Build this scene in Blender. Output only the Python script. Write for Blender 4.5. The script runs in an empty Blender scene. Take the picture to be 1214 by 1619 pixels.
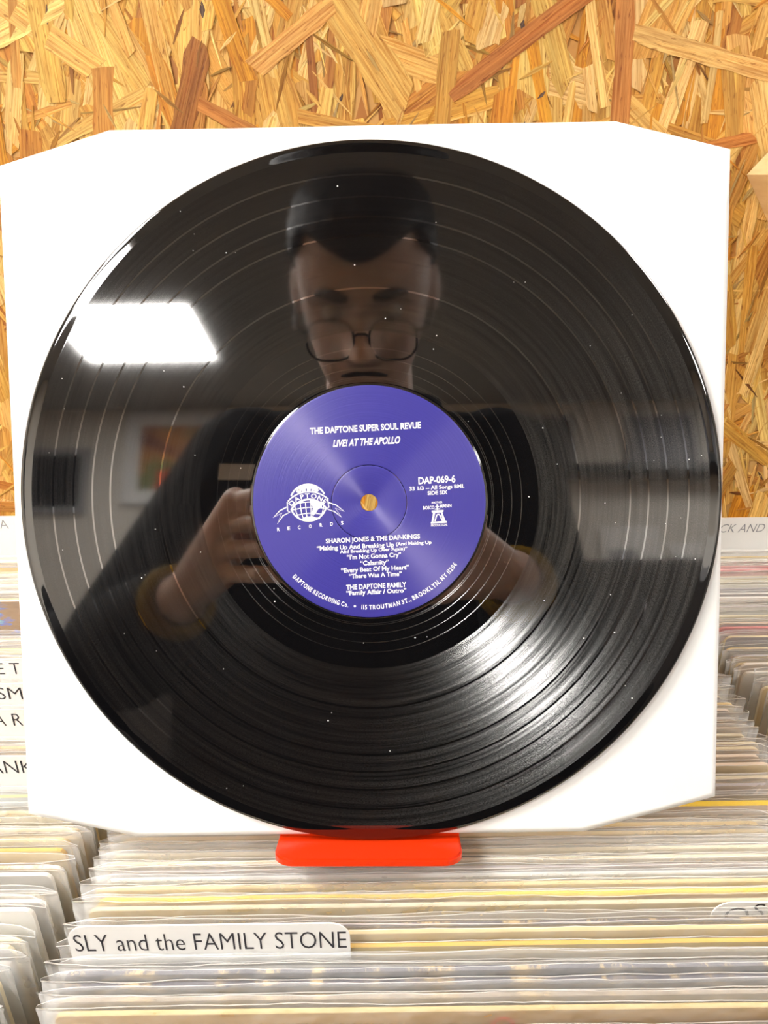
import bpy, bmesh, math, random, os
from mathutils import Vector, Matrix, noise
from mathutils.bvhtree import BVHTree

# ------------------------------------------------------------------ camera, light, exposure
scene = bpy.context.scene
COL = scene.collection
EYE = Vector((0, 0, 1.42))                       # the phone camera stands here; z = 0 is the floor
PITCH, ROLL = math.radians(24.0), math.radians(0.8)
_r, _u, _f = Vector((1, 0, 0)), Vector((0, math.sin(PITCH), math.cos(PITCH))), Vector((0, math.cos(PITCH), -math.sin(PITCH)))
RIGHT = _r * math.cos(ROLL) - _u * math.sin(ROLL)
UP = _u * math.cos(ROLL) + _r * math.sin(ROLL)
FWD = _f
cam_data = bpy.data.cameras.new('camera')
cam_data.sensor_fit = 'AUTO'
cam_data.sensor_width = 36
cam_data.lens = 1200 / 1619 * 36
cam_data.clip_start = 0.005
cam_data.clip_end = 50
cam = bpy.data.objects.new('camera', cam_data)
cam.matrix_world = Matrix(((RIGHT.x, UP.x, -FWD.x, EYE.x), (RIGHT.y, UP.y, -FWD.y, EYE.y), (RIGHT.z, UP.z, -FWD.z, EYE.z), (0, 0, 0, 1)))
COL.objects.link(cam)
scene.camera = cam
world = bpy.data.worlds.new('world')
scene.world = world
world.use_nodes = True
world.node_tree.nodes['Background'].inputs[0].default_value = (1, 0.97, 0.93, 1)
world.node_tree.nodes['Background'].inputs[1].default_value = 0.05
PANEL_POWER = 44.0                               # radiance of the ceiling light panels
vs = scene.view_settings
vs.view_transform = 'Standard'
vs.look = 'None'
vs.exposure = 0.0
vs.gamma = 1.0
vs.use_curve_mapping = False
try:
    scene.cycles.transparent_max_bounces = 40
    scene.cycles.max_bounces = 8
    scene.cycles.sample_clamp_indirect = 8
except Exception:
    pass

# ------------------------------------------------------------------ helpers
def lin(r, g, b):
    def f(c):
        c /= 255
        return c / 12.92 if c <= 0.04045 else ((c + 0.055) / 1.055) ** 2.4
    return (f(r), f(g), f(b), 1)

def link(name, me, parent=None, mat=None):
    o = bpy.data.objects.new(name, me)
    COL.objects.link(o)
    if parent:
        o.parent = parent
    if mat and me and not me.materials:
        me.materials.append(mat)
    return o

def tag(o, label=None, cat=None, group=None, kind=None):
    if label: o['label'] = label
    if cat: o['category'] = cat
    if group: o['group'] = group
    if kind: o['kind'] = kind
    return o

def empty(name, label, cat, loc=(0, 0, 0), group=None):
    o = bpy.data.objects.new(name, None)
    o.empty_display_size = 0.02
    o.location = loc
    COL.objects.link(o)
    return tag(o, label, cat, group)

def mesh_from(verts, faces, name='mesh', smooth=False):
    me = bpy.data.meshes.new(name)
    me.from_pydata([tuple(v) for v in verts], [], faces)
    me.validate()
    me.update()
    if smooth:
        me.polygons.foreach_set('use_smooth', [True] * len(me.polygons))
    return me

def bm_mesh(bm, name='mesh', smooth=False):
    bmesh.ops.recalc_face_normals(bm, faces=bm.faces)
    me = bpy.data.meshes.new(name)
    bm.to_mesh(me)
    bm.free()
    if smooth:
        me.polygons.foreach_set('use_smooth', [True] * len(me.polygons))
    return me

def add_box(bm, lo, hi, bevel=0.0, M=None):
    xs, ys, zs = zip(lo, hi)
    v = [bm.verts.new((x, y, z)) for x in xs for y in ys for z in zs]
    fs = [bm.faces.new([v[i] for i in q]) for q in ((0, 1, 3, 2), (4, 6, 7, 5), (0, 4, 5, 1), (2, 3, 7, 6), (0, 2, 6, 4), (1, 5, 7, 3))]
    if bevel:
        es = list({e for f in fs for e in f.edges})
        res = bmesh.ops.bevel(bm, geom=es, offset=bevel, segments=2, affect='EDGES', profile=0.5)
        v = list({w for f in res['faces'] for w in f.verts} | {w for w in v if w.is_valid})
    if M:
        bmesh.ops.transform(bm, matrix=M, verts=[w for w in v if w.is_valid])

def box_mesh(lo, hi, bevel=0.0, M=None):
    bm = bmesh.new()
    add_box(bm, lo, hi, bevel, M)
    return bm_mesh(bm)

def add_prism(bm, pts, z0, z1, M=None):
    """closed prism of a 2D outline"""
    a = [bm.verts.new((x, y, z0)) for x, y in pts]
    b = [bm.verts.new((x, y, z1)) for x, y in pts]
    n = len(pts)
    bm.faces.new(a[::-1])
    bm.faces.new(b)
    for i in range(n):
        bm.faces.new((a[i], a[(i + 1) % n], b[(i + 1) % n], b[i]))
    if M:
        bmesh.ops.transform(bm, matrix=M, verts=a + b)

def round_rect(x0, y0, x1, y1, r, n=6, corners=(1, 1, 1, 1)):
    """counter-clockwise outline; corners order: bl, br, tr, tl"""
    out = []
    for (cx, cy, a0, on) in ((x0, y0, 180, corners[0]), (x1, y0, 270, corners[1]), (x1, y1, 0, corners[2]), (x0, y1, 90, corners[3])):
        if not on:
            out.append((cx, cy))
            continue
        ox = cx + (r if cx == x0 else -r)
        oy = cy + (r if cy == y0 else -r)
        for i in range(n + 1):
            a = math.radians(a0 + 90 * i / n)
            out.append((ox + r * math.cos(a), oy + r * math.sin(a)))
    return out

def add_tube(bm, pts, rad, seg=8):
    rings = []
    pts = [Vector(p) for p in pts]
    for i, p in enumerate(pts):
        t = (pts[min(i + 1, len(pts) - 1)] - pts[max(i - 1, 0)]).normalized()
        s = t.cross(Vector((0.13, 0.31, 0.94))).normalized()
        w = t.cross(s)
        r = rad[i] if hasattr(rad, '__len__') else rad
        rings.append([bm.verts.new(p + (s * math.cos(a) + w * math.sin(a)) * r) for a in [2 * math.pi * k / seg for k in range(seg)]])
    for a, b in zip(rings, rings[1:]):
        for k in range(seg):
            bm.faces.new((a[k], a[(k + 1) % seg], b[(k + 1) % seg], b[k]))
    bm.faces.new(rings[0][::-1])
    bm.faces.new(rings[-1])

def add_loft(bm, rings):
    vr = [[bm.verts.new(p) for p in r] for r in rings]
    n = len(vr[0])
    for a, b in zip(vr, vr[1:]):
        for k in range(n):
            bm.faces.new((a[k], a[(k + 1) % n], b[(k + 1) % n], b[k]))
    bm.faces.new(vr[0][::-1])
    bm.faces.new(vr[-1])

def add_capsule(bm, p0, r0, p1, r1, seg=14):
    p0, p1 = Vector(p0), Vector(p1)
    t = (p1 - p0)
    L = t.length
    t.normalize()
    s = t.orthogonal().normalized()
    w = t.cross(s)
    prof = [(-r0 * math.cos(a), r0 * math.sin(a)) for a in [math.radians(d) for d in (8, 30, 60, 90)]] + [(L + r1 * math.sin(a), r1 * math.cos(a)) for a in [math.radians(d) for d in (0, 30, 60, 82)]]
    add_loft(bm, [[p0 + t * d + (s * math.cos(q) + w * math.sin(q)) * r for q in [2 * math.pi * k / seg for k in range(seg)]] for d, r in prof])

def add_ellipsoid(bm, c, r, M=None, seg=16):
    m = Matrix.Translation(c) @ (M or Matrix()) @ Matrix.Diagonal((r[0], r[1], r[2], 1))
    bmesh.ops.create_uvsphere(bm, u_segments=seg, v_segments=seg // 2 + 2, radius=1, matrix=m)

def remeshed(bm, voxel, smooth=4, factor=0.5):
    """one continuous surface out of overlapping closed shapes"""
    me = bm_mesh(bm)
    o = bpy.data.objects.new('work', me)
    COL.objects.link(o)
    m = o.modifiers.new('r', 'REMESH')
    m.mode = 'VOXEL'
    m.voxel_size = voxel
    if smooth:
        s = o.modifiers.new('s', 'SMOOTH')
        s.factor = factor
        s.iterations = smooth
    dg = bpy.context.evaluated_depsgraph_get()
    dg.update()
    out = bpy.data.meshes.new_from_object(o.evaluated_get(dg))
    bpy.data.objects.remove(o)
    out.polygons.foreach_set('use_smooth', [True] * len(out.polygons))
    return out

# ------------------------------------------------------------------ materials
class Mat:
    def __init__(self, name):
        self.m = bpy.data.materials.new(name)
        self.m.use_nodes = True
        self.t = self.m.node_tree
        self.n = self.t.nodes
        self.b = self.n['Principled BSDF']
        self.out = self.n['Material Output']
    def node(self, kind, **kw):
        x = self.n.new(kind)
        for k, v in kw.items():
            if k.startswith('i_'):
                x.inputs[k[2:].replace('_', ' ')].default_value = v
            else:
                setattr(x, k, v)
        return x
    def link(self, a, b):
        self.t.links.new(a, b)
    def set(self, **kw):
        for k, v in kw.items():
            self.b.inputs[k.replace('_', ' ')].default_value = v
        return self
    def ramp(self, fac, stops):
        r = self.node('ShaderNodeValToRGB')
        e = r.color_ramp.elements
        e[0].position, e[0].color = stops[0]
        e[1].position, e[1].color = stops[-1]
        for p, c in stops[1:-1]:
            x = e.new(p)
            x.color = c
        self.link(fac, r.inputs[0])
        return r.outputs[0]
    def math(self, op, a, b=None, c=None):
        x = self.node('ShaderNodeMath', operation=op)
        for i, v in enumerate((a, b, c)):
            if v is None: continue
            if isinstance(v, (int, float)): x.inputs[i].default_value = v
            else: self.link(v, x.inputs[i])
        return x.outputs[0]
    def vmath(self, op, a, b=None, scale=None):
        x = self.node('ShaderNodeVectorMath', operation=op)
        for i, v in enumerate((a, b)):
            if v is None: continue
            if isinstance(v, tuple): x.inputs[i].default_value = v
            else: self.link(v, x.inputs[i])
        if scale is not None:
            if isinstance(scale, (int, float)): x.inputs['Scale'].default_value = scale
            else: self.link(scale, x.inputs['Scale'])
        return x.outputs[0]
    def noise(self, scale, detail=3, coord=None, rough=0.5, dims='3D'):
        x = self.node('ShaderNodeTexNoise', noise_dimensions=dims)
        x.inputs['Scale'].default_value = scale
        x.inputs['Detail'].default_value = detail
        x.inputs['Roughness'].default_value = rough
        if coord is not None: self.link(coord, x.inputs['Vector'])
        return x.outputs['Fac']
    def bump(self, h, strength=0.2, dist=0.001):
        x = self.node('ShaderNodeBump')
        x.inputs['Strength'].default_value = strength
        x.inputs['Distance'].default_value = dist
        self.link(h, x.inputs['Height'])
        self.link(x.outputs[0], self.b.inputs['Normal'])
    def obj(self):
        return self.node('ShaderNodeTexCoord').outputs['Object']
    def mapped(self, scale):
        mp = self.node('ShaderNodeMapping')
        mp.inputs['Scale'].default_value = scale
        self.link(self.obj(), mp.inputs['Vector'])
        return mp.outputs[0]
    def mix(self, fac, a, b, blend='MIX'):
        x = self.node('ShaderNodeMix', data_type='RGBA', blend_type=blend)
        for i, v in ((0, fac), (6, a), (7, b)):
            if isinstance(v, (int, float, tuple)): x.inputs[i].default_value = v
            else: self.link(v, x.inputs[i])
        return x.outputs[2]

def plain(name, col, rough=0.5, spec=0.5, nscale=None, namt=0.1, bump=0.0):
    m = Mat(name)
    m.set(Base_Color=col, Roughness=rough)
    m.b.inputs['Specular IOR Level'].default_value = spec
    if nscale:
        f = m.noise(nscale, 4, m.obj())
        dark = tuple(c * (1 - namt) for c in col[:3]) + (1,)
        lite = tuple(min(1, c * (1 + namt)) for c in col[:3]) + (1,)
        m.link(m.ramp(f, [(0.3, dark), (0.7, lite)]), m.b.inputs['Base Color'])
        if bump:
            m.bump(f, bump, 0.002)
    return m.m

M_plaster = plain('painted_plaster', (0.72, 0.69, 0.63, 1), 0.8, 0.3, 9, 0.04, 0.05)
M_ceiling = plain('ceiling_paint', (0.42, 0.40, 0.37, 1), 0.9, 0.2, 6, 0.05)
M_floor = plain('floor_vinyl', (0.06, 0.055, 0.05, 1), 0.4, 0.4, 5, 0.15)
M_panel_frame = plain('white_metal', (0.8, 0.8, 0.8, 1), 0.4)
m = Mat('lit_panel')
m.set(Base_Color=(0.9, 0.9, 0.9, 1), Emission_Color=(1.0, 0.965, 0.92, 1), Emission_Strength=PANEL_POWER)
M_lit = m.m
m = Mat('bright_lit_panel')
m.set(Base_Color=(0.9, 0.9, 0.9, 1), Emission_Color=(1.0, 0.965, 0.92, 1), Emission_Strength=PANEL_POWER * 2.4)
M_lit_bright = m.m
M_red = plain('red_acrylic', lin(214, 52, 12), 0.22, 0.5)
M_black = plain('black_plastic', (0.012, 0.012, 0.014, 1), 0.3)
M_screen = plain('dark_screen', (0.01, 0.01, 0.012, 1), 0.12)
M_grey = plain('grey_metal', (0.30, 0.31, 0.33, 1), 0.4)
M_ink = plain('black_ink', (0.03, 0.028, 0.035, 1), 0.6)
M_white_ink = plain('white_ink', (0.9, 0.9, 0.88, 1), 0.5)
M_tab = plain('white_plastic_card', (0.88, 0.87, 0.84, 1), 0.45, 0.4, 40, 0.02)

# white paper of the inner sleeve
m = Mat('white_paper')
m.set(Base_Color=(0.86, 0.855, 0.84, 1), Roughness=0.75)
m.b.inputs['Specular IOR Level'].default_value = 0.25
m.bump(m.noise(14, 2, m.obj()), 0.25, 0.006)
M_paper = m.m

# pine
def wood(name, a, b, scale=(4, 60, 4)):
    m = Mat(name)
    f = m.noise(3.0, 5, m.mapped(scale), 0.6)
    m.link(m.ramp(f, [(0.3, a), (0.7, b)]), m.b.inputs['Base Color'])
    m.set(Roughness=0.55)
    m.bump(f, 0.1, 0.001)
    return m.m
M_pine = wood('pine_wood', lin(214, 172, 116), lin(240, 210, 158), (20, 3, 20))
M_ply = wood('plywood', lin(196, 160, 112), lin(222, 190, 142), (6, 6, 40))

# strands of the board: colour per strand, grain along the strand
def strand_material():
    m = Mat('wood_strand')
    at = m.node('ShaderNodeAttribute', attribute_name='strand_colour')
    uv = m.node('ShaderNodeUVMap', uv_map='grain')
    mp = m.node('ShaderNodeMapping')
    mp.inputs['Scale'].default_value = (22, 620, 1)
    m.link(uv.outputs[0], mp.inputs['Vector'])
    fine = m.noise(1.0, 4, mp.outputs[0], 0.65)
    mp2 = m.node('ShaderNodeMapping')
    mp2.inputs['Scale'].default_value = (14, 160, 1)
    m.link(uv.outputs[0], mp2.inputs['Vector'])
    broad = m.noise(1.0, 3, mp2.outputs[0], 0.5)
    mp3 = m.node('ShaderNodeMapping')
    mp3.inputs['Scale'].default_value = (110, 520, 1)
    m.link(uv.outputs[0], mp3.inputs['Vector'])
    fleck = m.noise(1.0, 2, mp3.outputs[0], 0.5)
    c1 = m.mix(m.ramp(fine, [(0.34, (1, 1, 1, 1)), (0.60, (0, 0, 0, 1))]), at.outputs[0], (0.60, 0.42, 0.24, 1), 'MULTIPLY')
    c2 = m.mix(m.ramp(broad, [(0.4, (0, 0, 0, 1)), (0.72, (1, 1, 1, 1))]), c1, (1.34, 1.32, 1.25, 1), 'MULTIPLY')
    c3 = m.mix(m.ramp(fleck, [(0.62, (0, 0, 0, 1)), (0.72, (0.8, 0.8, 0.8, 1))]), c2, (0.42, 0.26, 0.13, 1), 'MULTIPLY')
    m.link(c3, m.b.inputs['Base Color'])
    m.set(Roughness=0.55)
    m.b.inputs['Specular IOR Level'].default_value = 0.35
    m.bump(fine, 0.8, 0.0008)
    return m.m
M_strand = strand_material()
m = Mat('strand_board')
v = m.node('ShaderNodeTexVoronoi')
v.inputs['Scale'].default_value = 1.0
m.link(m.mapped((70, 1, 16)), v.inputs['Vector'])
sep = m.node('ShaderNodeSeparateColor')
m.link(v.outputs['Color'], sep.inputs[0])
m.link(m.ramp(sep.outputs[0], [(0.0, lin(150, 90, 36)), (0.5, lin(184, 128, 62)), (1.0, lin(206, 168, 102))]), m.b.inputs['Base Color'])
m.set(Roughness=0.6)
M_board = m.m

# pressed vinyl: mirror-like lands, plus light caught by the 45 degree walls of the grooves
def vinyl_material():
    m = Mat('black_vinyl')
    m.set(Base_Color=(0.003, 0.003, 0.0035, 1), IOR=2.25)
    tc = m.node('ShaderNodeTexCoord').outputs['Object']
    sx = m.node('ShaderNodeSeparateXYZ')
    m.link(tc, sx.inputs[0])
    r = m.math('SQRT', m.math('ADD', m.math('MULTIPLY', sx.outputs[0], sx.outputs[0]), m.math('MULTIPLY', sx.outputs[1], sx.outputs[1])))
    cx = m.node('ShaderNodeCombineXYZ')
    m.link(sx.outputs[0], cx.inputs[0])
    m.link(sx.outputs[1], cx.inputs[1])
    rad = m.vmath('NORMALIZE', cx.outputs[0])
    vt = m.node('ShaderNodeVectorTransform', vector_type='VECTOR', convert_from='OBJECT', convert_to='WORLD')
    m.link(rad, vt.inputs[0])
    radw = vt.outputs[0]
    geo = m.node('ShaderNodeNewGeometry')
    # grooved zone between the run-out and the lead-in, less the smooth bands between the songs
    zone = m.math('MULTIPLY', m.math('GREATER_THAN', r, 0.0727), m.math('LESS_THAN', r, 0.1458))
    for rb in BANDS:
        d = m.math('ABSOLUTE', m.math('SUBTRACT', r, rb))
        zone = m.math('MULTIPLY', zone, m.math('GREATER_THAN', d, 0.00042))
    turns = None
    for rb in RUNOUT:
        d = m.math('LESS_THAN', m.math('ABSOLUTE', m.math('SUBTRACT', r, rb)), 0.00016)
        turns = d if turns is None else m.math('ADD', turns, d)
    # loud and quiet passages change how much wall each groove shows
    cr = m.node('ShaderNodeCombineXYZ')
    m.link(m.math('MULTIPLY', r, 900), cr.inputs[0])
    ang = m.math('ARCTAN2', sx.outputs[1], sx.outputs[0])
    m.link(m.math('MULTIPLY', ang, 1.6), cr.inputs[1])
    bands = m.noise(0.55, 4, cr.outputs[0], 0.7)
    loud = m.ramp(bands, [(0.32, (0.05, 0.05, 0.05, 1)), (0.66, (1, 1, 1, 1))])
    cg = m.node('ShaderNodeCombineXYZ')
    m.link(m.math('MULTIPLY', r, 3800), cg.inputs[0])
    m.link(m.math('MULTIPLY', ang, 190), cg.inputs[1])
    grain = m.noise(1.0, 2, cg.outputs[0], 0.6)
    g = m.ramp(grain, [(0.36, (0.12, 0.12, 0.12, 1)), (0.66, (1.0, 1.0, 1.0, 1))])
    wall = m.math('ADD', m.math('MULTIPLY', m.math('MULTIPLY', zone, loud), g), m.math('MULTIPLY', turns, 0.6))
    rough = m.math('MULTIPLY_ADD', zone, 0.020, 0.025)
    line = None
    for rb in BANDS:
        d = m.math('LESS_THAN', m.math('ABSOLUTE', m.math('SUBTRACT', r, rb)), 0.00034)
        line = d if line is None else m.math('ADD', line, d)
    m.link(m.math('ADD', m.math('MULTIPLY_ADD', zone, -0.15, 0.5), m.math('MULTIPLY', line, 0.5)), m.b.inputs['Specular IOR Level'])
    m.link(m.math('ADD', rough, m.math('MULTIPLY', m.math('MULTIPLY', zone, bands), 0.012)), m.b.inputs['Roughness'])
    lobes = None
    tang = m.node('ShaderNodeTangent', direction_type='RADIAL', axis='Z')
    for k, wgt, ro in ((-0.84, 0.070, 0.21), (0.80, 0.002, 0.26)):
        nv = m.vmath('NORMALIZE', m.vmath('ADD', geo.outputs['Normal'], m.vmath('SCALE', radw, scale=k)))
        gl = m.node('ShaderNodeBsdfAnisotropic')
        gl.inputs['Anisotropy'].default_value = -0.29
        m.link(tang.outputs[0], gl.inputs['Tangent'])
        gl.inputs['Roughness'].default_value = ro
        m.link(nv, gl.inputs['Normal'])
        cc = m.node('ShaderNodeCombineColor')
        wv = m.math('MULTIPLY', wall, wgt)
        for i in range(3):
            m.link(wv, cc.inputs[i])
        m.link(cc.outputs[0], gl.inputs['Color'])
        if lobes is None:
            lobes = gl.outputs[0]
        else:
            a = m.node('ShaderNodeAddShader')
            m.link(lobes, a.inputs[0])
            m.link(gl.outputs[0], a.inputs[1])
            lobes = a.outputs[0]
    a = m.node('ShaderNodeAddShader')
    m.link(m.b.outputs[0], a.inputs[0])
    m.link(lobes, a.inputs[1])
    m.link(a.outputs[0], m.out.inputs[0])
    return m.m
RUNOUT = (.0528, .0535, .0572, .0612, .0655)
BANDS = (0.0905, 0.1118, 0.1196, 0.1278, 0.1367)
M_vinyl = vinyl_material()

def label_material():
    m = Mat('blue_label_paper')
    m.set(Base_Color=lin(52, 48, 138), Roughness=0.34)
    tc = m.node('ShaderNodeTexCoord').outputs['Object']
    sx = m.node('ShaderNodeSeparateXYZ')
    m.link(tc, sx.inputs[0])
    r = m.math('SQRT', m.math('ADD', m.math('MULTIPLY', sx.outputs[0], sx.outputs[0]), m.math('MULTIPLY', sx.outputs[1], sx.outputs[1])))
    cr = m.node('ShaderNodeCombineXYZ')
    m.link(m.math('MULTIPLY', r, 1500), cr.inputs[0])
    m.link(m.math('MULTIPLY', m.math('ARCTAN2', sx.outputs[1], sx.outputs[0]), 0.5), cr.inputs[1])
    f = m.noise(1.0, 3, cr.outputs[0], 0.6)
    m.bump(f, 0.32, 0.0003)
    tg = m.node('ShaderNodeTangent', direction_type='RADIAL', axis='Z')
    an = m.node('ShaderNodeBsdfAnisotropic')
    an.inputs['Color'].default_value = (.045, .040, .045, 1)
    an.inputs['Roughness'].default_value = .50
    an.inputs['Anisotropy'].default_value = .66
    m.link(tg.outputs[0], an.inputs['Tangent'])
    m.link(m.b.inputs['Normal'].links[0].from_socket, an.inputs['Normal'])
    ad = m.node('ShaderNodeAddShader')
    m.link(m.b.outputs[0], ad.inputs[0])
    m.link(an.outputs[0], ad.inputs[1])
    m.link(ad.outputs[0], m.out.inputs[0])
    return m.m
M_label = label_material()

# clear polythene of the outer bags
def bag_material(name, haze):
    m = Mat(name)
    tr = m.node('ShaderNodeBsdfTransparent')
    tr.inputs[0].default_value = (0.985, 0.985, 0.98, 1)
    m.set(Base_Color=(0.90, 0.90, 0.89, 1), Roughness=0.22)
    co = m.obj()
    n1 = m.noise(34, 3, co, 0.55)
    m.bump(n1, 0.9, 0.006)
    lw = m.node('ShaderNodeLayerWeight')
    lw.inputs[0].default_value = 0.35
    fac = m.math('ADD', m.math('MULTIPLY', lw.outputs['Facing'], 0.35), haze)
    mx = m.node('ShaderNodeMixShader')
    m.link(fac, mx.inputs[0])
    m.link(tr.outputs[0], mx.inputs[1])
    m.link(m.b.outputs[0], mx.inputs[2])
    m.link(mx.outputs[0], m.out.inputs[0])
    return m.m
M_bag = bag_material('clear_polythene', 0.09)
M_bag2 = bag_material('hazy_polythene', 0.19)
M_edge_glint = bag_material('bag_edge_glint', 0.45)  # milkier mouth edge: the bright line of caught light put into the material

_cov = {}
def cover_mat(face, worn=None):
    """printed card; worn = colour showing where the print has rubbed off"""
    key = (tuple(round(c, 3) for c in face), worn)
    if key in _cov:
        return _cov[key]
    m = Mat('printed_card')
    co = m.mapped((14, 1, 60))
    f = m.noise(1.0, 5, co, 0.6)
    dark = tuple(c * 0.86 for c in face[:3]) + (1,)
    base = m.ramp(f, [(0.35, dark), (0.65, face)])
    if worn:
        g = m.noise(1.0, 6, m.mapped((60, 30, 240)), 0.7)
        base = m.mix(m.ramp(g, [(0.52, (0, 0, 0, 1)), (0.6, (1, 1, 1, 1))]), base, worn)
    m.link(base, m.b.inputs['Base Color'])
    m.set(Roughness=0.5)
    _cov[key] = m.m
    return m.m

# ------------------------------------------------------------------ room shell
X0, X1, Y0, YW, ZC = -2.6, 2.6, -3.1, 0.63, 2.75
def struct(name, me, mat, parent=None):
    o = link(name, me, parent, mat)
    if not parent:
        o['kind'] = 'structure'
    return o
struct('floor', box_mesh((X0 - .1, Y0 - .1, -0.1), (X1 + .1, YW + .1, 0)), M_floor)
struct('ceiling', box_mesh((X0 - .1, Y0 - .1, ZC), (X1 + .1, YW + .1, ZC + 0.1)), M_ceiling)
wall_front = struct('wall_front', box_mesh((X0, YW, 0), (X1, YW + 0.1, ZC)), M_board)
struct('wall_back', box_mesh((X0, Y0 - 0.1, 0), (X1, Y0, ZC)), M_plaster)
struct('wall_left', box_mesh((X0 - 0.1, Y0 - .1, 0), (X0, YW + .1, ZC)), M_plaster)
struct('wall_right', box_mesh((X1, Y0 - .1, 0), (X1 + 0.1, YW + .1, ZC)), plain('darkened_wall', (0.22, 0.21, 0.20, 1), 0.8, 0.3, 9, 0.04))  # unseen wall, darkened so the grooves pick up little light from it

# wood strands pressed into the face of the board
rng = random.Random(11)
PAL = [(lin(222, 190, 120), 4.5), (lin(211, 171, 93), 4.5), (lin(199, 152, 72), 4), (lin(184, 129, 59), 2), (lin(154, 99, 46), 0.4), (lin(202, 142, 46), 1.3)]
def strand_shape(L, W, ang, sliver):
    n = 3 if sliver else 9
    up, dn = [], []
    k0, k1 = rng.uniform(-.5, .5) * W, rng.uniform(-.5, .5) * W
    bow = rng.uniform(-1, 1) * L * 0.02
    for i in range(n):
        t = i / (n - 1)
        x = (t - .5) * L
        w = W / 2 * (1 - (0.0 if 0 < i < n - 1 else rng.uniform(0.0, .35))) * rng.uniform(.84, 1.1)
        if sliver and i in (0, n - 1):
            w *= 0.3
        b = bow * (1 - (2 * t - 1) ** 2)
        e = (k0 if i == 0 else k1 if i == n - 1 else 0)
        up.append((x + e * .6, w + b))
        dn.append((x - e * .6, -w + b))
    ends = []
    if not sliver:                                    # a torn end
        ends = [(L * .5 + rng.uniform(-.03, .05) * L * .6, rng.uniform(-.25, .25) * W)]
    pts = dn + ends + up[::-1]
    return pts
strands = []
def make_strands(n, sliver, zlo, zhi, lay0, lay1):
    for i in range(n):
        if sliver:
            L, W = rng.uniform(.012, .045), rng.uniform(.0015, .0042)
            a = rng.gauss(90, 45)
        else:
            L = min(.15, max(.03, rng.lognormvariate(math.log(.068), .42)))
            W = min(.030, max(.005, rng.lognormvariate(math.log(.0108), .45)))
            a = rng.gauss(90, 15) if rng.random() < .82 else rng.uniform(0, 180)
        c, wts = zip(*PAL)
        col = rng.choices(c, wts)[0]
        j = rng.uniform(.88, 1.1)
        col = (min(1, col[0] * j), min(1, col[1] * j * rng.uniform(.95, 1.05)), min(1, col[2] * j * rng.uniform(.85, 1.15)), 1)
        if sliver and rng.random() < .35:
            col = tuple(x * .55 for x in col[:3]) + (1,)
        if sliver and rng.random() < .04:
            col = (.10, .06, .045, 1); W *= 1.3; L *= .3
        strands.append(dict(x=rng.uniform(-.72, .72), z=rng.uniform(zlo, zhi), a=math.radians(a), L=L, W=W, pts=strand_shape(L, W, a, sliver), col=col, lay=lay0 + (lay1 - lay0) * (i + rng.random()) / n, tilt=rng.gauss(0, .006), sl=sliver))
make_strands(4800, False, 1.06, 1.76, 0, 1.0)
make_strands(5200, True, 1.06, 1.76, .3, 1.05)
for (x, z, a, L, W, c) in ((.105, 1.505, 34, .125, .012, lin(176, 114, 58)), (.175, 1.47, 92, .13, .013, lin(188, 128, 68)), (.24, 1.495, -14, .12, .013, lin(216, 176, 108)),
                           (-.105, 1.455, -28, .06, .010, lin(176, 118, 60)), (-.06, 1.51, 34, .07, .014, lin(204, 154, 84)), (.25, 1.435, 12, .06, .009, lin(188, 124, 60)), (.13, 1.432, -12, .075, .009, lin(182, 120, 56))):
    strands.append(dict(x=x, z=z, a=math.radians(a), L=L, W=W, pts=strand_shape(L, W, a, False), col=c, lay=1.06 + rng.random() * .04, tilt=0, sl=False))
strands.sort(key=lambda s: s['lay'])
def strand_geometry(group):
    V, F, UVs, C = [], [], [], []
    for s in group:
        n = len(s['pts'])
        ca, sa = math.cos(s['a']), math.sin(s['a'])
        y0 = YW - 0.0003 - 0.0014 * s['lay']
        base = len(V)
        uo, vo = rng.uniform(0, 50), rng.uniform(0, 50)
        for d in (0, .0006):
            for (u, v) in s['pts']:
                yy = y0 + v * s['tilt'] + d
                V.append((s['x'] + u * ca - v * sa, min(yy, YW - 0.0001), s['z'] + u * sa + v * ca))
        uv = [(u + uo, v + vo) for u, v in s['pts']]
        F.append(tuple(base + i for i in range(n)))
        UVs.append(uv)
        C.append(s['col'])
        for i in range(n):
            k = (i + 1) % n
            F.append((base + i, base + n + i, base + n + k, base + k))
            UVs.append([uv[i], uv[i], uv[k], uv[k]])
            C.append(s['col'])
    me = bpy.data.meshes.new('strand')
    me.from_pydata(V, [], F)
    ul = me.uv_layers.new(name='grain')
    ul.data.foreach_set('uv', [c for f in UVs for p in f for c in p])
    ca_ = me.color_attributes.new('strand_colour', 'FLOAT_COLOR', 'CORNER')
    ca_.data.foreach_set('color', [c for f, col in zip(UVs, C) for p in f for c in col])
    me.update()
    return me
def in_view(s):
    x, z = s['x'], s['z'] - 1.42
    return (-.03 < z < .12 and abs(x) < .28) or (.25 < x < .33 and -.27 < z < 0)
seen = [s for s in reversed(strands) if in_view(s) and not s['sl']]
big = seen[:298]
ids = {id(s) for s in big}
for s in big:
    link('wood_strand', strand_geometry([s]), wall_front, M_strand)
rest = link('wood_strand_layer', strand_geometry([s for s in strands if id(s) not in ids]), wall_front, M_strand)
rest['kind'] = 'stuff'

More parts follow.
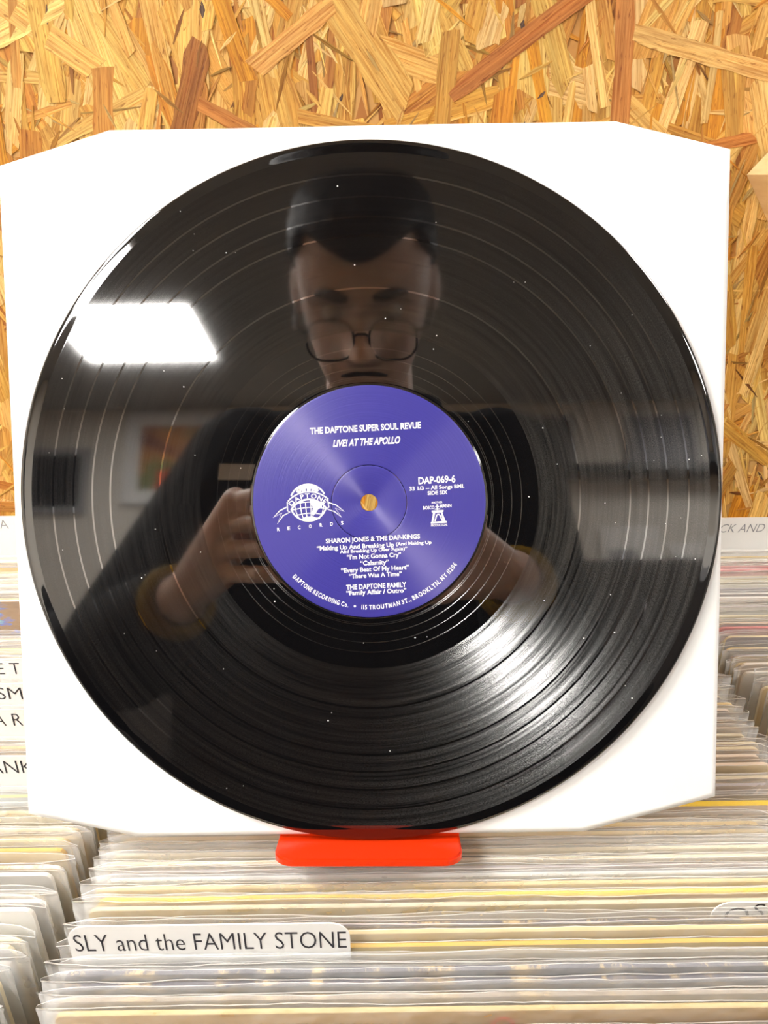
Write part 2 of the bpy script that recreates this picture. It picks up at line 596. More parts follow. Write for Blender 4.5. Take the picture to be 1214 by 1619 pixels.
# ------------------------------------------------------------------ ceiling lights
def ceiling_light(x0, y0, x1, y1, label, lit=None):
    t = empty('ceiling_light', label, 'ceiling light', ((x0 + x1) / 2, (y0 + y1) / 2, ZC), 'square ceiling panels')
    hx, hy = (x1 - x0) / 2, (y1 - y0) / 2
    bm = bmesh.new()
    for a in ((-hx - .02, -hy - .02, hx + .02, -hy), (-hx - .02, hy, hx + .02, hy + .02), (-hx - .02, -hy, -hx, hy), (hx, -hy, hx + .02, hy)):
        add_box(bm, (a[0], a[1], -0.018), (a[2], a[3], -0.0005))
    link('frame', bm_mesh(bm), t, M_panel_frame)
    link('diffuser', box_mesh((-hx, -hy, -0.010), (hx, hy, -0.0005)), t, lit or M_lit)
ceiling_light(-1.41, -2.50, -0.83, -2.02, 'lit ceiling panel mirrored bright white in upper left of the vinyl')
ceiling_light(-1.47, -0.37, -1.03, 0.07, 'small bright ceiling panel on the left, nearest the strand board wall', M_lit_bright)
ceiling_light(-1.55, -1.45, -0.95, -0.85, 'added unseen ceiling panel on the left, fill light midway down the room')  # invented fill panel, outside what the vinyl mirrors
ceiling_light(1.50, -0.10, 2.10, 0.50, 'added unseen ceiling panel on the right, brightening bins by the strand board wall')  # added to light the right-hand bins that the sleeve shades
ceiling_light(1.45, -2.50, 2.05, -1.90, 'added unseen ceiling panel on the right, near the wall of pictures')  # invented panel, set wide of the mirrored part of the ceiling

# ------------------------------------------------------------------ record, sleeve and stand
DISC = Matrix(((0.99988545, 0.00500136, -0.01428543, -0.00634976), (-0.01513562, 0.33030199, -0.94375395, 0.29984557), (-0.00000155, 0.94386206, 0.33033985, 1.42 - 0.12900022), (0, 0, 0, 1)))
Z0 = 0.0                                        # grooved face lies at local z = 0

def lathe(profile, seg, closed=True):
    V, F = [], []
    n = len(profile)
    for k in range(seg):
        a = 2 * math.pi * k / seg
        c, s = math.cos(a), math.sin(a)
        V += [(r * c, r * s, z) for r, z in profile]
    for k in range(seg):
        b0, b1 = k * n, ((k + 1) % seg) * n
        for i in range(n if closed else n - 1):
            j = (i + 1) % n
            F.append((b0 + i, b1 + i, b1 + j, b0 + j))
    return V, F

front = [(.0036, -.0002), (.0037, .00012), (.0039, .0002), (.0500, .0002), (.0504, .0002), (.0506, .0), (.0509, -.00002), (.0512, 0), (.0515, 0)]
for rr in RUNOUT:          # run-out spiral turns
    front += [(rr, 0)]
front += [(.0718, 0), (.0721, 0), (.0724, 0), (.0729, 0), (.0732, 0), (.0735, 0)]
for rr in BANDS:
    front += [(rr - .0007, 0), (rr - .00045, 0), (rr - .0002, 0), (rr + .0002, 0), (rr + .00045, 0), (rr + .0007, 0)]
front += [(.1440, 0), (.1455, 0), (.1457, 0), (.1460, .00001), (.1466, .000042), (.1474, .000086), (.1482, .000130), (.1488, .000162), (.1493, .00018), (.1496, .00018), (.1500, .00012), (.1504, .00002), (.15075, -.00030), (.1510, -.0007)]
back = [(r, -.0014 - z) for r, z in front[::-1] if r > .1495 or r < .0040]
V, F = lathe(front + back, 384)
disc_me = mesh_from(V, F, 'vinyl', True)
record = bpy.data.objects.new('vinyl_record', None)
record.empty_display_size = 0.02
record.matrix_world = DISC
COL.objects.link(record)
tag(record, 'glossy black twelve inch vinyl record with a round blue centre label', 'record')
link('vinyl_disc', disc_me, record, M_vinyl)

ROT = math.radians(2.6)
lab_prof = [(.0037, .00021), (.0040, .00030), (.0154, .00030), (.0158, .00030), (.0161, .00019), (.0163, .00019), (.0166, .00030), (.0170, .00030), (.0494, .00030), (.0498, .00028), (.0500, .00021)]
V, F = lathe(lab_prof, 192, closed=False)
label = link('centre_label', mesh_from(V, F, 'label', True), record, M_label)
label['label'] = 'round dark blue paper label with white printing'

# ---- lettering
CAP = 1.0
_glyph_cache = {}
def text_polys(body, bold=0.0):
    """outline-filled mesh of a line of text, cap height 1, baseline at 0"""
    key = (body, bold)
    if key in _glyph_cache:
        return _glyph_cache[key]
    cu = bpy.data.curves.new('t', 'FONT')
    cu.body = body
    cu.size = 1 / CAP
    cu.offset = bold
    cu.resolution_u = 3
    o = bpy.data.objects.new('t', cu)
    COL.objects.link(o)
    dg = bpy.context.evaluated_depsgraph_get()
    dg.update()
    me = bpy.data.meshes.new_from_object(o.evaluated_get(dg))
    vs_ = [(v.co.x, v.co.y) for v in me.vertices]
    fs_ = [tuple(p.vertices) for p in me.polygons]
    bpy.data.objects.remove(o)
    bpy.data.meshes.remove(me)
    _glyph_cache[key] = (vs_, fs_)
    return vs_, fs_

_v, _f_ = text_polys('H')
CAP = max(p[1] for p in _v) - min(p[1] for p in _v)
_glyph_cache.clear()
class Ink:
    def __init__(self):
        self.V, self.F = [], []
    def text(self, body, cx, cy, width, cap, bold=0.0, shear=0.0, M=None):
        v, f = text_polys(body, bold)
        x0, x1 = min(p[0] for p in v), max(p[0] for p in v)
        s = width / (x1 - x0)
        b = len(self.V)
        self.V += [(cx - width / 2 + (x - x0) * s + shear * (y - .5) * cap, cy + (y - .5) * cap, 0) for x, y in v]
        self.F += [tuple(b + i for i in q) for q in f]
    def arc(self, body, R, a0, a1, cap, bold=0.0, inside=True, cx=0, cy=0, wmul=1.0):
        """letters spread evenly by width along an arc from angle a0 to a1"""
        ws = []
        for ch in body:
            if ch == ' ':
                ws.append((0.38, None)); continue
            v, f = text_polys(ch, bold)
            ws.append((max(.30, max(p[0] for p in v) - min(p[0] for p in v)) + .24, (v, f)))
        tot = sum(w for w, _ in ws)
        at = 0
        span = abs(a1 - a0) * R
        sx = span / tot
        for w, g in ws:
            if g:
                v, f = g
                x0 = (min(p[0] for p in v) + max(p[0] for p in v)) / 2
                t = (at + w / 2) / tot
                a = a0 + (a1 - a0) * t
                rot = a + math.pi / 2 if inside else a - math.pi / 2
                b = len(self.V)
                for x, y in v:
                    lx, ly = (x - x0) * sx * wmul, (y - .5) * cap
                    self.V.append((cx + R * math.cos(a) + lx * math.cos(rot) - ly * math.sin(rot), cy + R * math.sin(a) + lx * math.sin(rot) + ly * math.cos(rot), 0))
                self.F += [tuple(b + i for i in q) for q in f]
            at += w
    def poly(self, pts):
        b = len(self.V)
        self.V += [(x, y, 0) for x, y in pts]
        self.F.append(tuple(range(b, b + len(pts))))
    def line(self, pts, w, closed=False):
        pts = [Vector(p) for p in pts]
        n = len(pts)
        b = len(self.V)
        for i in range(n):
            p = pts[i]
            a = pts[(i - 1) % n] if closed or i > 0 else None
            c = pts[(i + 1) % n] if closed or i < n - 1 else None
            d = ((p - a).normalized() if a else Vector((0, 0))) + ((c - p).normalized() if c else Vector((0, 0)))
            d.normalize()
            q = Vector((-d.y, d.x)) * w / 2
            self.V += [(p.x + q.x, p.y + q.y, 0), (p.x - q.x, p.y - q.y, 0)]
        for i in range(n if closed else n - 1):
            j = (i + 1) % n
            self.F.append((b + 2 * i, b + 2 * j, b + 2 * j + 1, b + 2 * i + 1))
    def build(self, name, parent, mat, M=None):
        V = [Vector(v) for v in self.V]
        if M: V = [M @ v for v in V]
        me = mesh_from(V, self.F, name)
        # make every face look along +z of its own plane
        n = (M.to_3x3() @ Vector((0, 0, 1))) if M else Vector((0, 0, 1))
        bm = bmesh.new(); bm.from_mesh(me)
        for f in bm.faces:
            if f.normal.dot(n) < 0: f.normal_flip()
        bm.to_mesh(me); bm.free()
        return link(name, me, parent, mat)

K = 0.0000851                                   # metres per unit of the label drawing
def L2(cx, cy):
    """drawing units (y down, spindle hole at 588, 597) to the upright label frame"""
    x, y = (cx - 588) * K, (597 - cy) * K
    c, s = math.cos(-ROT), math.sin(-ROT)
    return x * c - y * s, x * s + y * c
LAB_M = Matrix.Rotation(ROT, 4, 'Z') @ Matrix.Identity(4)
LAB_M = Matrix.Translation((0, 0, .00036)) @ LAB_M
def put(ink, body, cx, cy, w, cap, bold=.028, shear=0):
    bold *= 1.3
    x, y = L2(cx, cy)
    ink.text(body, x, y, w * K, cap * K, bold, shear)
ink = Ink()
put(ink, 'THE DAPTONE SUPER SOUL REVUE', 573, 222, 556, 30, .035)
put(ink, 'LIVE! AT THE APOLLO', 580, 290, 335, 33, .035, .22)
ink.build('title_lettering', label, M_white_ink, LAB_M)
ink = Ink()
put(ink, 'DAP-069-6', 930, 484, 186, 33, .03)
put(ink, '33 1/3 -- All Songs BMI.', 930, 522, 276, 18)
put(ink, 'SIDE SIX', 933, 549, 100, 18)
ink.build('side_lettering', label, M_white_ink, LAB_M)
ink = Ink()
put(ink, 'SHARON JONES & THE DAP-KINGS', 605, 780, 478, 22, .03)
put(ink, '\u201cMaking Up And Breaking Up', 516, 819, 392, 22)
put(ink, '(And Making Up', 812, 804, 180, 16)
put(ink, 'And Breaking Up Over Again)\u201d', 608, 838, 342, 16)
put(ink, '\u201cI\u2019m Not Gonna Cry\u201d', 610, 868, 276, 22)
put(ink, '\u201cCalamity\u201d', 612, 902, 145, 22)
put(ink, '\u201cEvery Beat Of My Heart\u201d', 614, 934, 346, 22)
put(ink, '\u201cThere Was A Time\u201d', 616, 966, 268, 22)
put(ink, 'THE DAPTONE FAMILY', 620, 1022, 306, 24, .03)
put(ink, '\u201cFamily Affair / Outro\u201d', 620, 1052, 306, 22)
ink.build('song_lettering', label, M_white_ink, LAB_M)
ink = Ink()
ink.arc('DAPTONE RECORDING Co.', 535 * K, math.radians(223.5 - 2.6), math.radians(258.3 - 2.6), 22 * K, .04)
ink.arc('115 TROUTMAN ST., BROOKLYN, NY 11206', 535 * K, math.radians(265.0 - 2.6), math.radians(324.6 - 2.6), 22 * K, .04)
a = math.radians(261.6 - 2.6)
ink.poly([(535 * K * math.cos(a) + 6 * K * math.cos(t), 535 * K * math.sin(a) + 6 * K * math.sin(t)) for t in [2 * math.pi * i / 12 for i in range(12)]])
ink.build('rim_lettering', label, M_white_ink, LAB_M)
# ---- globe emblem with its ribbon (drawing units of 8.67 per photograph pixel, centred on the globe)
G = 0.272e-3 / 8.67
gx, gy = L2(3.195 * (420 + 588 / 8.67 - 400), 3.195 * (750 + 400 / 8.67 - 610))
def gp(x, y):
    return gx + (x - 588) * G, gy - (y - 400) * G
ink = Ink()
circ = lambda cx, cy, r, a0, a1, n: [gp(cx + r * math.cos(math.radians(a0 + (a1 - a0) * i / n)), cy + r * math.sin(math.radians(a0 + (a1 - a0) * i / n))) for i in range(n + 1)]
GR = 262
low = [a for a in range(18, 163, 4)]
ink.line(circ(588, 400, GR - 10, 18, 162, 36), 22 * G)                                     # globe rim below the ribbon
# top cap: white with dark flecks left as gaps -> ring plus patches
ink.line(circ(588, 400, GR - 10, 205, 335, 36), 22 * G)
def band(rc, cy, r0, r1, a0, a1, n=26):
    A = circ(588, cy, r0, a0, a1, n); B = circ(588, cy, r1, a0, a1, n)
    for i in range(n):
        ink.poly([A[i], A[i + 1], B[i + 1], B[i]])
for (a0, a1, r0, r1) in ((232, 308, 196, 252), (226, 242, 176, 230), (300, 314, 176, 230), (244, 262, 150, 200), (268, 284, 150, 200), (288, 298, 150, 200)):
    band(0, 400, r0, r1, a0, a1, 12)
# the ribbon: two arched edge lines and end folds
RB = 390
ink.line(circ(588, 640, RB, 224.5, 315.5, 30), 18 * G)
ink.line(circ(588, 640, RB - 105, 213, 327, 30), 24 * G)
ink.line([gp(300, 372), gp(297, 500)], 16 * G)
ink.line([gp(856, 352), gp(866, 480)], 16 * G)
ink.arc('DAPTONE', (RB - 54) * G, math.radians(180 - 47 + 7), math.radians(47 - 5), 62 * G, .03, inside=False, cx=gp(588, 640)[0], cy=gp(588, 640)[1])
for pts in ([(298, 440), (190, 490), (95, 578), (215, 525), (145, 668), (230, 560), (330, 515), (300, 500)], [(862, 410), (965, 450), (1075, 545), (955, 495), (1035, 625), (940, 540), (825, 495), (866, 480)]):
    ink.line([gp(*p) for p in pts], 15 * G)
# meridians, parallels and a land mass under the ribbon
for dx in (-170, -100, -35, 30, 190):
    pts = []
    for i in range(9):
        t = i / 8
        y = 385 + 250 * t
        k = math.sqrt(max(0, 1 - ((y - 400) / GR) ** 2))
        pts.append(gp(588 + dx * (0.35 + .75 * k), y))
    ink.line(pts, 12 * G)
for y, h in ((400, 225), (475, 232), (555, 190)):
    ink.line([gp(588 + h * (i / 8 * 2 - 1), y + 26 * (1 - 0) * ((i / 8 * 2 - 1) ** 2) - 10) for i in range(9)], 12 * G)
ink.poly([gp(*p) for p in ((610, 360), (690, 372), (778, 410), (770, 470), (715, 500), (690, 540), (640, 590), (625, 545), (650, 470), (625, 420))])
ink.poly([gp(*p) for p in ((470, 625), (540, 590), (640, 590), (715, 620), (650, 655), (588, 662), (520, 652))])
for ch, x, y in zip('RECORDS', (155, 298, 443, 595, 745, 890, 1035), (745, 738, 732, 725, 715, 708, 702)):
    px_, py_ = gp(x, y)
    ink.text(ch, px_, py_, 36 * G, 46 * G, .03)
ink.build('globe_emblem', label, M_white_ink, LAB_M)
# ---- pyramid emblem (units of 10.12 per photograph pixel)
G2 = 0.272e-3 / 10.12
hx, hy = L2(3.195 * (640 + 535 / 10.12 - 400), 3.195 * (740 + 770 / 10.12 - 610))
def hp(x, y):
    x, y = (x - 535) * G2, (770 - y) * G2
    return hx + x, hy + y
ink = Ink()
def htext(body, x, y, w, cap, bold=.03):
    p = hp(x, y)
    ink.text(body, p[0], p[1], w * G2, cap * G2, bold)
htext('ANOTHER', 525, 578, 175, 30)
htext('BOSCO', 392, 655, 178, 52)
htext('MANN', 662, 640, 184, 52)
htext('PRODUCTION.', 545, 943, 262, 34)
for q in ([(435, 705), (625, 705), (625, 728), (600, 745), (455, 745), (435, 728)], [(455, 745), (490, 745), (455, 885), (425, 885)], [(580, 745), (605, 745), (650, 885), (612, 885)], [(412, 885), (668, 885), (668, 912), (412, 912)],
          [(514, 610), (540, 610), (540, 700), (514, 700)], [(495, 640), (560, 640), (560, 654), (495, 654)], [(485, 676), (572, 676), (572, 690), (485, 690)]):
    ink.poly([hp(*p) for p in q])
ink.line([hp(*p) for p in ((478, 880), (510, 790), (525, 772), (550, 772), (565, 790), (600, 880))], 20 * G2)
ink.build('pyramid_emblem', label, M_white_ink, LAB_M)

# ---- white inner sleeve behind the record
SL = [(-.1546, .1432), (-.1075, .1573), (.1044, .1578), (.1517, .1460), (.1529, -.1329), (.0944, -.1486), (-.1072, -.1505), (-.1556, -.1400)]
def sleeve_mesh():
    """thin folded paper: front and back skins with a round hole in the middle"""
    n = 64
    def edge(a):
        d = Vector((math.cos(a), math.sin(a)))
        best = None
        for i in range(len(SL)):
            p, q = Vector(SL[i]), Vector(SL[(i + 1) % len(SL)])
            e = q - p
            den = d.x * e.y - d.y * e.x
            if abs(den) < 1e-9: continue
            t = (p.x * e.y - p.y * e.x) / den
            u = (p.x * d.y - p.y * d.x) / den
            if t > 0 and -1e-6 <= u <= 1 + 1e-6:
                best = t if best is None else min(best, t)
        return d * best
    angs = sorted(set([2 * math.pi * i / n for i in range(n)] + [math.atan2(p[1], p[0]) % (2 * math.pi) for p in SL]))
    V, F = [], []
    steps = [0.006, .03, .06, .09, .12, .14]
    rows = []
    for a in angs:
        e = edge(a)
        L = e.length
        d = e.normalized()
        rs = [s for s in steps] + [L * .985, L]
        rows.append([d * min(r, L) for r in rs])
    m_ = len(rows[0])
    for side in (0, 1):
        for row in rows:
            for i, p in enumerate(row):
                w = .0010 * noise.noise(Vector((p.x * 9, p.y * 9, 3)))
                th = .0004 if i < m_ - 1 else .00015
                V.append((p.x, p.y, -.0036 + w + (th if side == 0 else -th)))
    N = len(angs)
    off = N * m_
    for k in range(N):
        k2 = (k + 1) % N
        for i in range(m_ - 1):
            a, b, c, d = k * m_ + i, k * m_ + i + 1, k2 * m_ + i + 1, k2 * m_ + i
            F.append((a, b, c, d))
            F.append((off + d, off + c, off + b, off + a))
        F.append((k * m_ + m_ - 1, off + k * m_ + m_ - 1, off + k2 * m_ + m_ - 1, k2 * m_ + m_ - 1))
        F.append((k2 * m_, off + k2 * m_, off + k * m_, k * m_))
    return mesh_from(V, F, 'sleeve', True)
sleeve = link('inner_sleeve', sleeve_mesh(), None, M_paper)
sleeve.matrix_world = DISC
tag(sleeve, 'square white paper inner sleeve with cut corners standing behind the black record', 'record sleeve')

# ---- red stand: lip in front, back plate, base and prop behind the sleeve
stand = bpy.data.objects.new('record_stand', None)
stand.matrix_world = DISC
stand.empty_display_size = 0.02
COL.objects.link(stand)
tag(stand, 'glossy red acrylic stand with a rounded lip holding up the record', 'stand')
bm = bmesh.new()
yb = -.1516
lip = round_rect(-.0425, -.0055, .0392, .0150, .0085, 6, (0, 0, 1, 1))      # outline in local x / z
Ml = Matrix(((1, 0, 0, 0), (0, 0, 1, 0), (0, 1, 0, 0), (0, 0, 0, 1)))
add_prism(bm, lip, yb - .003, yb, Ml)
bmesh.ops.bevel(bm, geom=[e for e in bm.edges if e.calc_length() > 0 and all(abs(v.co.y - (yb)) < 1e-6 for v in e.verts)], offset=.0008, segments=2, affect='EDGES')
link('lip', bm_mesh(bm), stand, M_red)
link('back_plate', box_mesh((-.0425, yb - .003, -.0085), (.0392, -.085, -.0056), .0006), stand, M_red)
TOPS = 1.42 - .2830
def disc_inv(p):
    return DISC.inverted() @ Vector(p)
bm = bmesh.new()
add_box(bm, (-.046, .262, TOPS + .0006), (.032, .345, TOPS + .0036), .0006, DISC.inverted())
link('base_plate', bm_mesh(bm), stand, M_red)
p0, p1 = DISC @ Vector((-.0016, -.10, -.0100)), Vector((-.007, .338, TOPS + .0040))
d = (p1 - p0)
for sx_ in (-.036, .036):
    q = [p0 + Vector((sx_, 0, 0)), p1 + Vector((sx_, 0, 0))]
    bm = bmesh.new()
    add_tube(bm, [DISC.inverted() @ v for v in q], .0015, 8)
    link('prop', bm_mesh(bm), stand, M_red)

# ------------------------------------------------------------------ bins of bagged records
Zt = 1.42 - .2905                               # top edge of the covers
H = .312
ZB = Zt - H                                     # bin floor
ORD = ['first', 'second', 'third', 'fourth', 'fifth', 'sixth', 'seventh', 'eighth', 'ninth', 'tenth', 'eleventh', 'twelfth', 'thirteenth', 'fourteenth', 'fifteenth', 'sixteenth', 'seventeenth', 'eighteenth', 'nineteenth']
TENS = {20: 'twent', 30: 'thirt', 40: 'fort', 50: 'fift', 60: 'sixt', 70: 'sevent', 80: 'eight', 90: 'ninet'}
def ordinal(n):
    if n < 20: return ORD[n - 1]
    t, u = n // 10 * 10, n % 10
    return TENS[t] + 'ieth' if u == 0 else TENS[t] + 'y-' + ORD[u - 1]

bin_o = empty('record_bin', 'plywood record browser in three bays standing against the strand board wall', 'record bin', (0, 0, 0))
BX0, BX1 = -.512, .602
def bin_part(name, lo, hi):
    link(name, box_mesh(lo, hi, .001), bin_o, M_ply)
bin_part('front_panel', (BX0 - .018, .100, 0), (BX1 + .018, .118, Zt - .04))
bin_part('back_panel', (BX0 - .018, .616, 0), (BX1 + .018, .626, Zt - .03))
bin_part('side_panel', (BX0 - .018, .118, 0), (BX0, .616, Zt - .03))
bin_part('side_panel', (BX1, .118, 0), (BX1 + .018, .616, Zt - .03))
bin_part('bottom_panel', (BX0, .118, ZB - .0185), (BX1, .616, ZB - .0005))
bin_part('partition', (-.1432, .119, ZB), (-.1416, .615, Zt - .035))
bin_part('partition', (.2196, .119, ZB), (.2212, .615, Zt - .035))

rng = random.Random(5)
BW = .3265
def bag_variant(seed):
    """open-topped clear bag: two skins with a crinkled mouth, joined at the sides and the bottom"""
    r = random.Random(seed)
    nx = 44
    zs = [0, .12, .22, .27, .292, .303, .311]
    hi = [r.uniform(.0035, .0065), r.uniform(.0035, .0065)]
    V, F = [], []
    rows = len(zs) + 3
    cut = r.uniform(.0, .004)
    for side in (0, 1):
        sg = -1 if side == 0 else 1
        for j in range(rows):
            for i in range(nx + 1):
                t = i / nx
                x = (t - .5) * BW
                e = min(1, min(t, 1 - t) / .03)
                if j < len(zs):
                    z = zs[j]
                else:
                    w = .0016 * noise.noise(Vector((x * 22, seed * 3.1 + side * 7, 0))) + .0008 * noise.noise(Vector((x * 90, seed * 5.1 + side * 3, 0)))
                    zz = H + hi[side] + w - (1 - e) * cut
                    z = H + (zz - H) * (.5 if j == len(zs) else 1)
                top = max(0, (z - .24) / .078)
                y = .00135 * e + .00012
                y += e * top * .00045 * (.5 + .5 * noise.noise(Vector((x * 30, z * 30, seed * 2 + side * 11))))
                if j == rows - 1:  # lip flared outward to carry the bright edge line
                    y += .00042
                    z -= .00005
                V.append((x - (.0015 * (1 - e) * (1 if t > .5 else -1) * r.uniform(.2, 1)) , sg * y, z + .0006))
    n1 = nx + 1
    off = rows * n1
    for j in range(rows - 1):
        for i in range(nx):
            a, b, c, d = j * n1 + i, j * n1 + i + 1, (j + 1) * n1 + i + 1, (j + 1) * n1 + i
            F.append((a, b, c, d))
            F.append((off + d, off + c, off + b, off + a))
        for i in (0, nx):
            a, d = j * n1 + i, (j + 1) * n1 + i
            F.append((a, d, off + d, off + a) if i == 0 else (d, a, off + a, off + d))
    for i in range(nx):
        F.append((i + 1, i, off + i, off + i + 1))
    me = mesh_from(V, F, 'bag', True)
    me.materials.append(M_bag if seed % 3 else M_bag2)
    me.materials.append(M_edge_glint)
    for p in me.polygons:
        if max(p.vertices) % off >= (rows - 1) * n1 and min(p.vertices) % off >= (rows - 2) * n1:
            p.material_index = 1
    return me
BAGS = [bag_variant(i) for i in range(10)]

CREAM, PALE, TAN, GREY, LILAC, WHITE = lin(234, 210, 150), lin(238, 228, 194), lin(214, 174, 104), lin(196, 194, 190), lin(182, 176, 180), lin(244, 243, 238)
DARK, BROWN, YELL, AMBER, RED, PINK, BLUEISH = lin(98, 98, 112), lin(164, 146, 124), lin(248, 214, 10), lin(238, 196, 96), lin(226, 52, 48), lin(226, 148, 150), lin(222, 228, 230)
BEIGE = lin(230, 212, 192)
WORN = lin(214, 188, 140)
NAMES = {BEIGE: 'beige', CREAM: 'cream', PALE: 'pale ivory', TAN: 'tan', GREY: 'grey', LILAC: 'lilac grey', WHITE: 'white', DARK: 'worn slate blue', BROWN: 'grey brown', YELL: 'bright yellow', AMBER: 'amber', RED: 'red', PINK: 'pink', BLUEISH: 'pale blue'}

def cover_mesh(face, edge, t, w, worn):
    bm = bmesh.new()
    r = .004
    add_prism(bm, round_rect(-w / 2, .0009, w / 2, H, r, 3), -t / 2, t / 2, Matrix(((1, 0, 0, 0), (0, 0, -1, 0), (0, 1, 0, 0), (0, 0, 0, 1))))
    bmesh.ops.recalc_face_normals(bm, faces=bm.faces)
    me = bpy.data.meshes.new('cover')
    for f in bm.faces:
        f.material_index = 0 if abs(f.normal.y) > .7 else 1
    bm.to_mesh(me)
    bm.free()
    me.materials.append(cover_mat(face, WORN if worn else None))
    me.materials.append(cover_mat(edge, WORN if worn else None))
    return me

counts = {}
def album(x, y, face, edge, where, group, worn=False, dz=0, tilt=0, w=.3125, t=.0021, bag=None):
    o = empty('bagged_record', None, 'record', (x, y, ZB), group)
    o.scale = (1, 1, 1 + dz / H)
    o.rotation_euler = (0, math.radians(tilt), 0)
    link('cover', cover_mesh(face, edge, t, w, worn), o)
    link('plastic_bag', BAGS[bag if bag is not None else rng.randrange(10)], o)
    nm = NAMES[edge]
    o['label'] = ('bagged record with %s top edge, %s' % (nm, where))
    return o

def divider(x0, x1, y, ztop, zlow, cut_words, label, r=.008, shift=0, texts=(), ink_mat=None, cap=.0085, shear=0):
    """white plastic divider: a tall card with a raised tab"""
    t = empty('divider_card', label, 'divider', (0, y, 0), 'divider cards in the record bins')
    bm = bmesh.new()
    M_ = Matrix(((1, 0, 0, 0), (0, 0, -1, 0), (0, 1, 0, 0), (0, 0, 0, 1)))
    add_prism(bm, round_rect(x0, ZB + .001, x1, ztop, r, 6, (0, 0, 1, 1)), -.0003, .0003, M_)
    link('card', bm_mesh(bm), t, M_tab)
    k = Ink()
    for (body, cx, cz, w_) in texts:
        k.text(body, cx, cz, w_, cap, -.012, shear)
    if texts:
        k.build('lettering', t, ink_mat or M_ink, Matrix(((1, 0, 0, 0), (0, 0, -1, -.00042), (0, 1, 0, 0), (0, 0, 0, 1))))
    return t

GM, GL, GR_ = 'bagged records in the middle bay', 'bagged records in the left bay', 'bagged records in the right bay'
# middle bay, from the camera back to the stand: (distance, face, edge, worn, dz, tilt, x)
front_rows = [
    (.1500, TAN, CREAM, 0, -.002, 0), (.1555, GREY, CREAM, 0, -.003, 0), (.1610, CREAM, CREAM, 0, -.002, 0), (.1665, PALE, CREAM, 0, -.001, 0), (.1720, CREAM, TAN, 0, -.003, 0), (.1778, CREAM, PALE, 0, -.006, 0),
    (.1852, TAN, CREAM, 0, .0, .15), (.1905, BROWN, BROWN, 1, .000, .1), (.1960, DARK, DARK, 1, .0005, -.1), (.2010, DARK, DARK, 1, .0005, -.15), (.2056, GREY, GREY, 0, -.0045, 0),
    (.2123, CREAM, AMBER, 0, -.0005, -.05), (.2172, CREAM, CREAM, 0, .001, -.1), (.2219, BROWN, DARK, 1, -.001, -.3), (.2306, CREAM, PALE, 0, .0, 0), (.2352, AMBER, YELL, 0, -.0002, -.35),
    (.2400, CREAM, CREAM, 1, .001, .0), (.2447, BLUEISH, BLUEISH, 0, .001, 0), (.2494, LILAC, LILAC, 0, .0, 0), (.2541, CREAM, PALE, 0, .0, 0), (.2588, PALE, PALE, 0, .0005, 0), (.2636, GREY, GREY, 0, .0, .0), (.2685, CREAM, CREAM, 0, .0, 0), (.2735, PALE, CREAM, 0, 0, 0)]
middle = []
for k, (y, fc, ec, wn, dz, tl) in enumerate(front_rows):
    x = .0255 + rng.uniform(-.0012, .0022)
    middle.append(album(x, y + .0023, fc, ec, '%s from the front of the middle bay' % ordinal(k + 1), GM, bool(wn), dz - .001, tl * .6, t=.0034 if ec == YELL else .0021, bag=1 if ec in (YELL, AMBER) else None))
POOL_R = [PALE, WHITE, PALE, GREY, BEIGE, BEIGE, LILAC, CREAM]
POOL = [CREAM, CREAM, PALE, PALE, TAN, GREY, WHITE, LILAC, BLUEISH, BROWN, CREAM, PALE]
yy = .2820
k = len(front_rows)
while yy < .606:
    k += 1
    fc = rng.choice(POOL_R)
    ec = rng.choice(POOL_R)
    wn = False
    tk = .0021
    if abs(yy - .291) < .0028: ec, tk = YELL, .0034
    if abs(yy - .297) < .003: ec, fc, wn = DARK, DARK, True
    album(.0515 + rng.uniform(-.004, .0025), yy, fc, ec, '%s from the front of the middle bay' % ordinal(k), GM, wn, rng.uniform(-.009, -.0012) if tk < .003 else -.001, rng.uniform(-.2, .2), t=tk)
    yy += rng.uniform(.0056, .0074)
# left bay
yy = .150
k = 0
LEFT_DIV = [(.397, 'E T'), (.3717, 'SM'), (.3476, 'A R'), (.3096, 'ANK')]
taken = [d for d, _ in LEFT_DIV] + [.600]
while yy < .570:
    if any(abs(yy - d) < .0036 for d in taken):
        yy += .0012
        continue
    k += 1
    fc, ec = rng.choice(POOL), rng.choice(POOL)
    if yy < .256:
        fc, ec = rng.choice([WHITE, GREY, PALE, BLUEISH, GREY]), rng.choice([WHITE, PALE, GREY, BLUEISH])
    if .26 < yy < .268: ec = AMBER
    xr = -.1465 - rng.choice([0, .001, .003, .006, .010, .002]) - (0.004 if yy < .23 else 0)
    lab = '%s from the front of the left bay' % ordinal(k)
    if .455 < yy < .47 and 'foil' not in counts:
        counts['foil'] = 1
        foil_y = yy
        o = album(xr - BW / 2 - .004, yy, TAN, WHITE, lab, GL, dz=.0)
        foil = o
        yy += .0062
        continue
    album(xr - BW / 2, yy, fc, ec, lab, GL, rng.random() < .12, rng.uniform(-.010, -.0012), rng.uniform(-.25, .25))
    yy += rng.uniform(.0058, .0082)
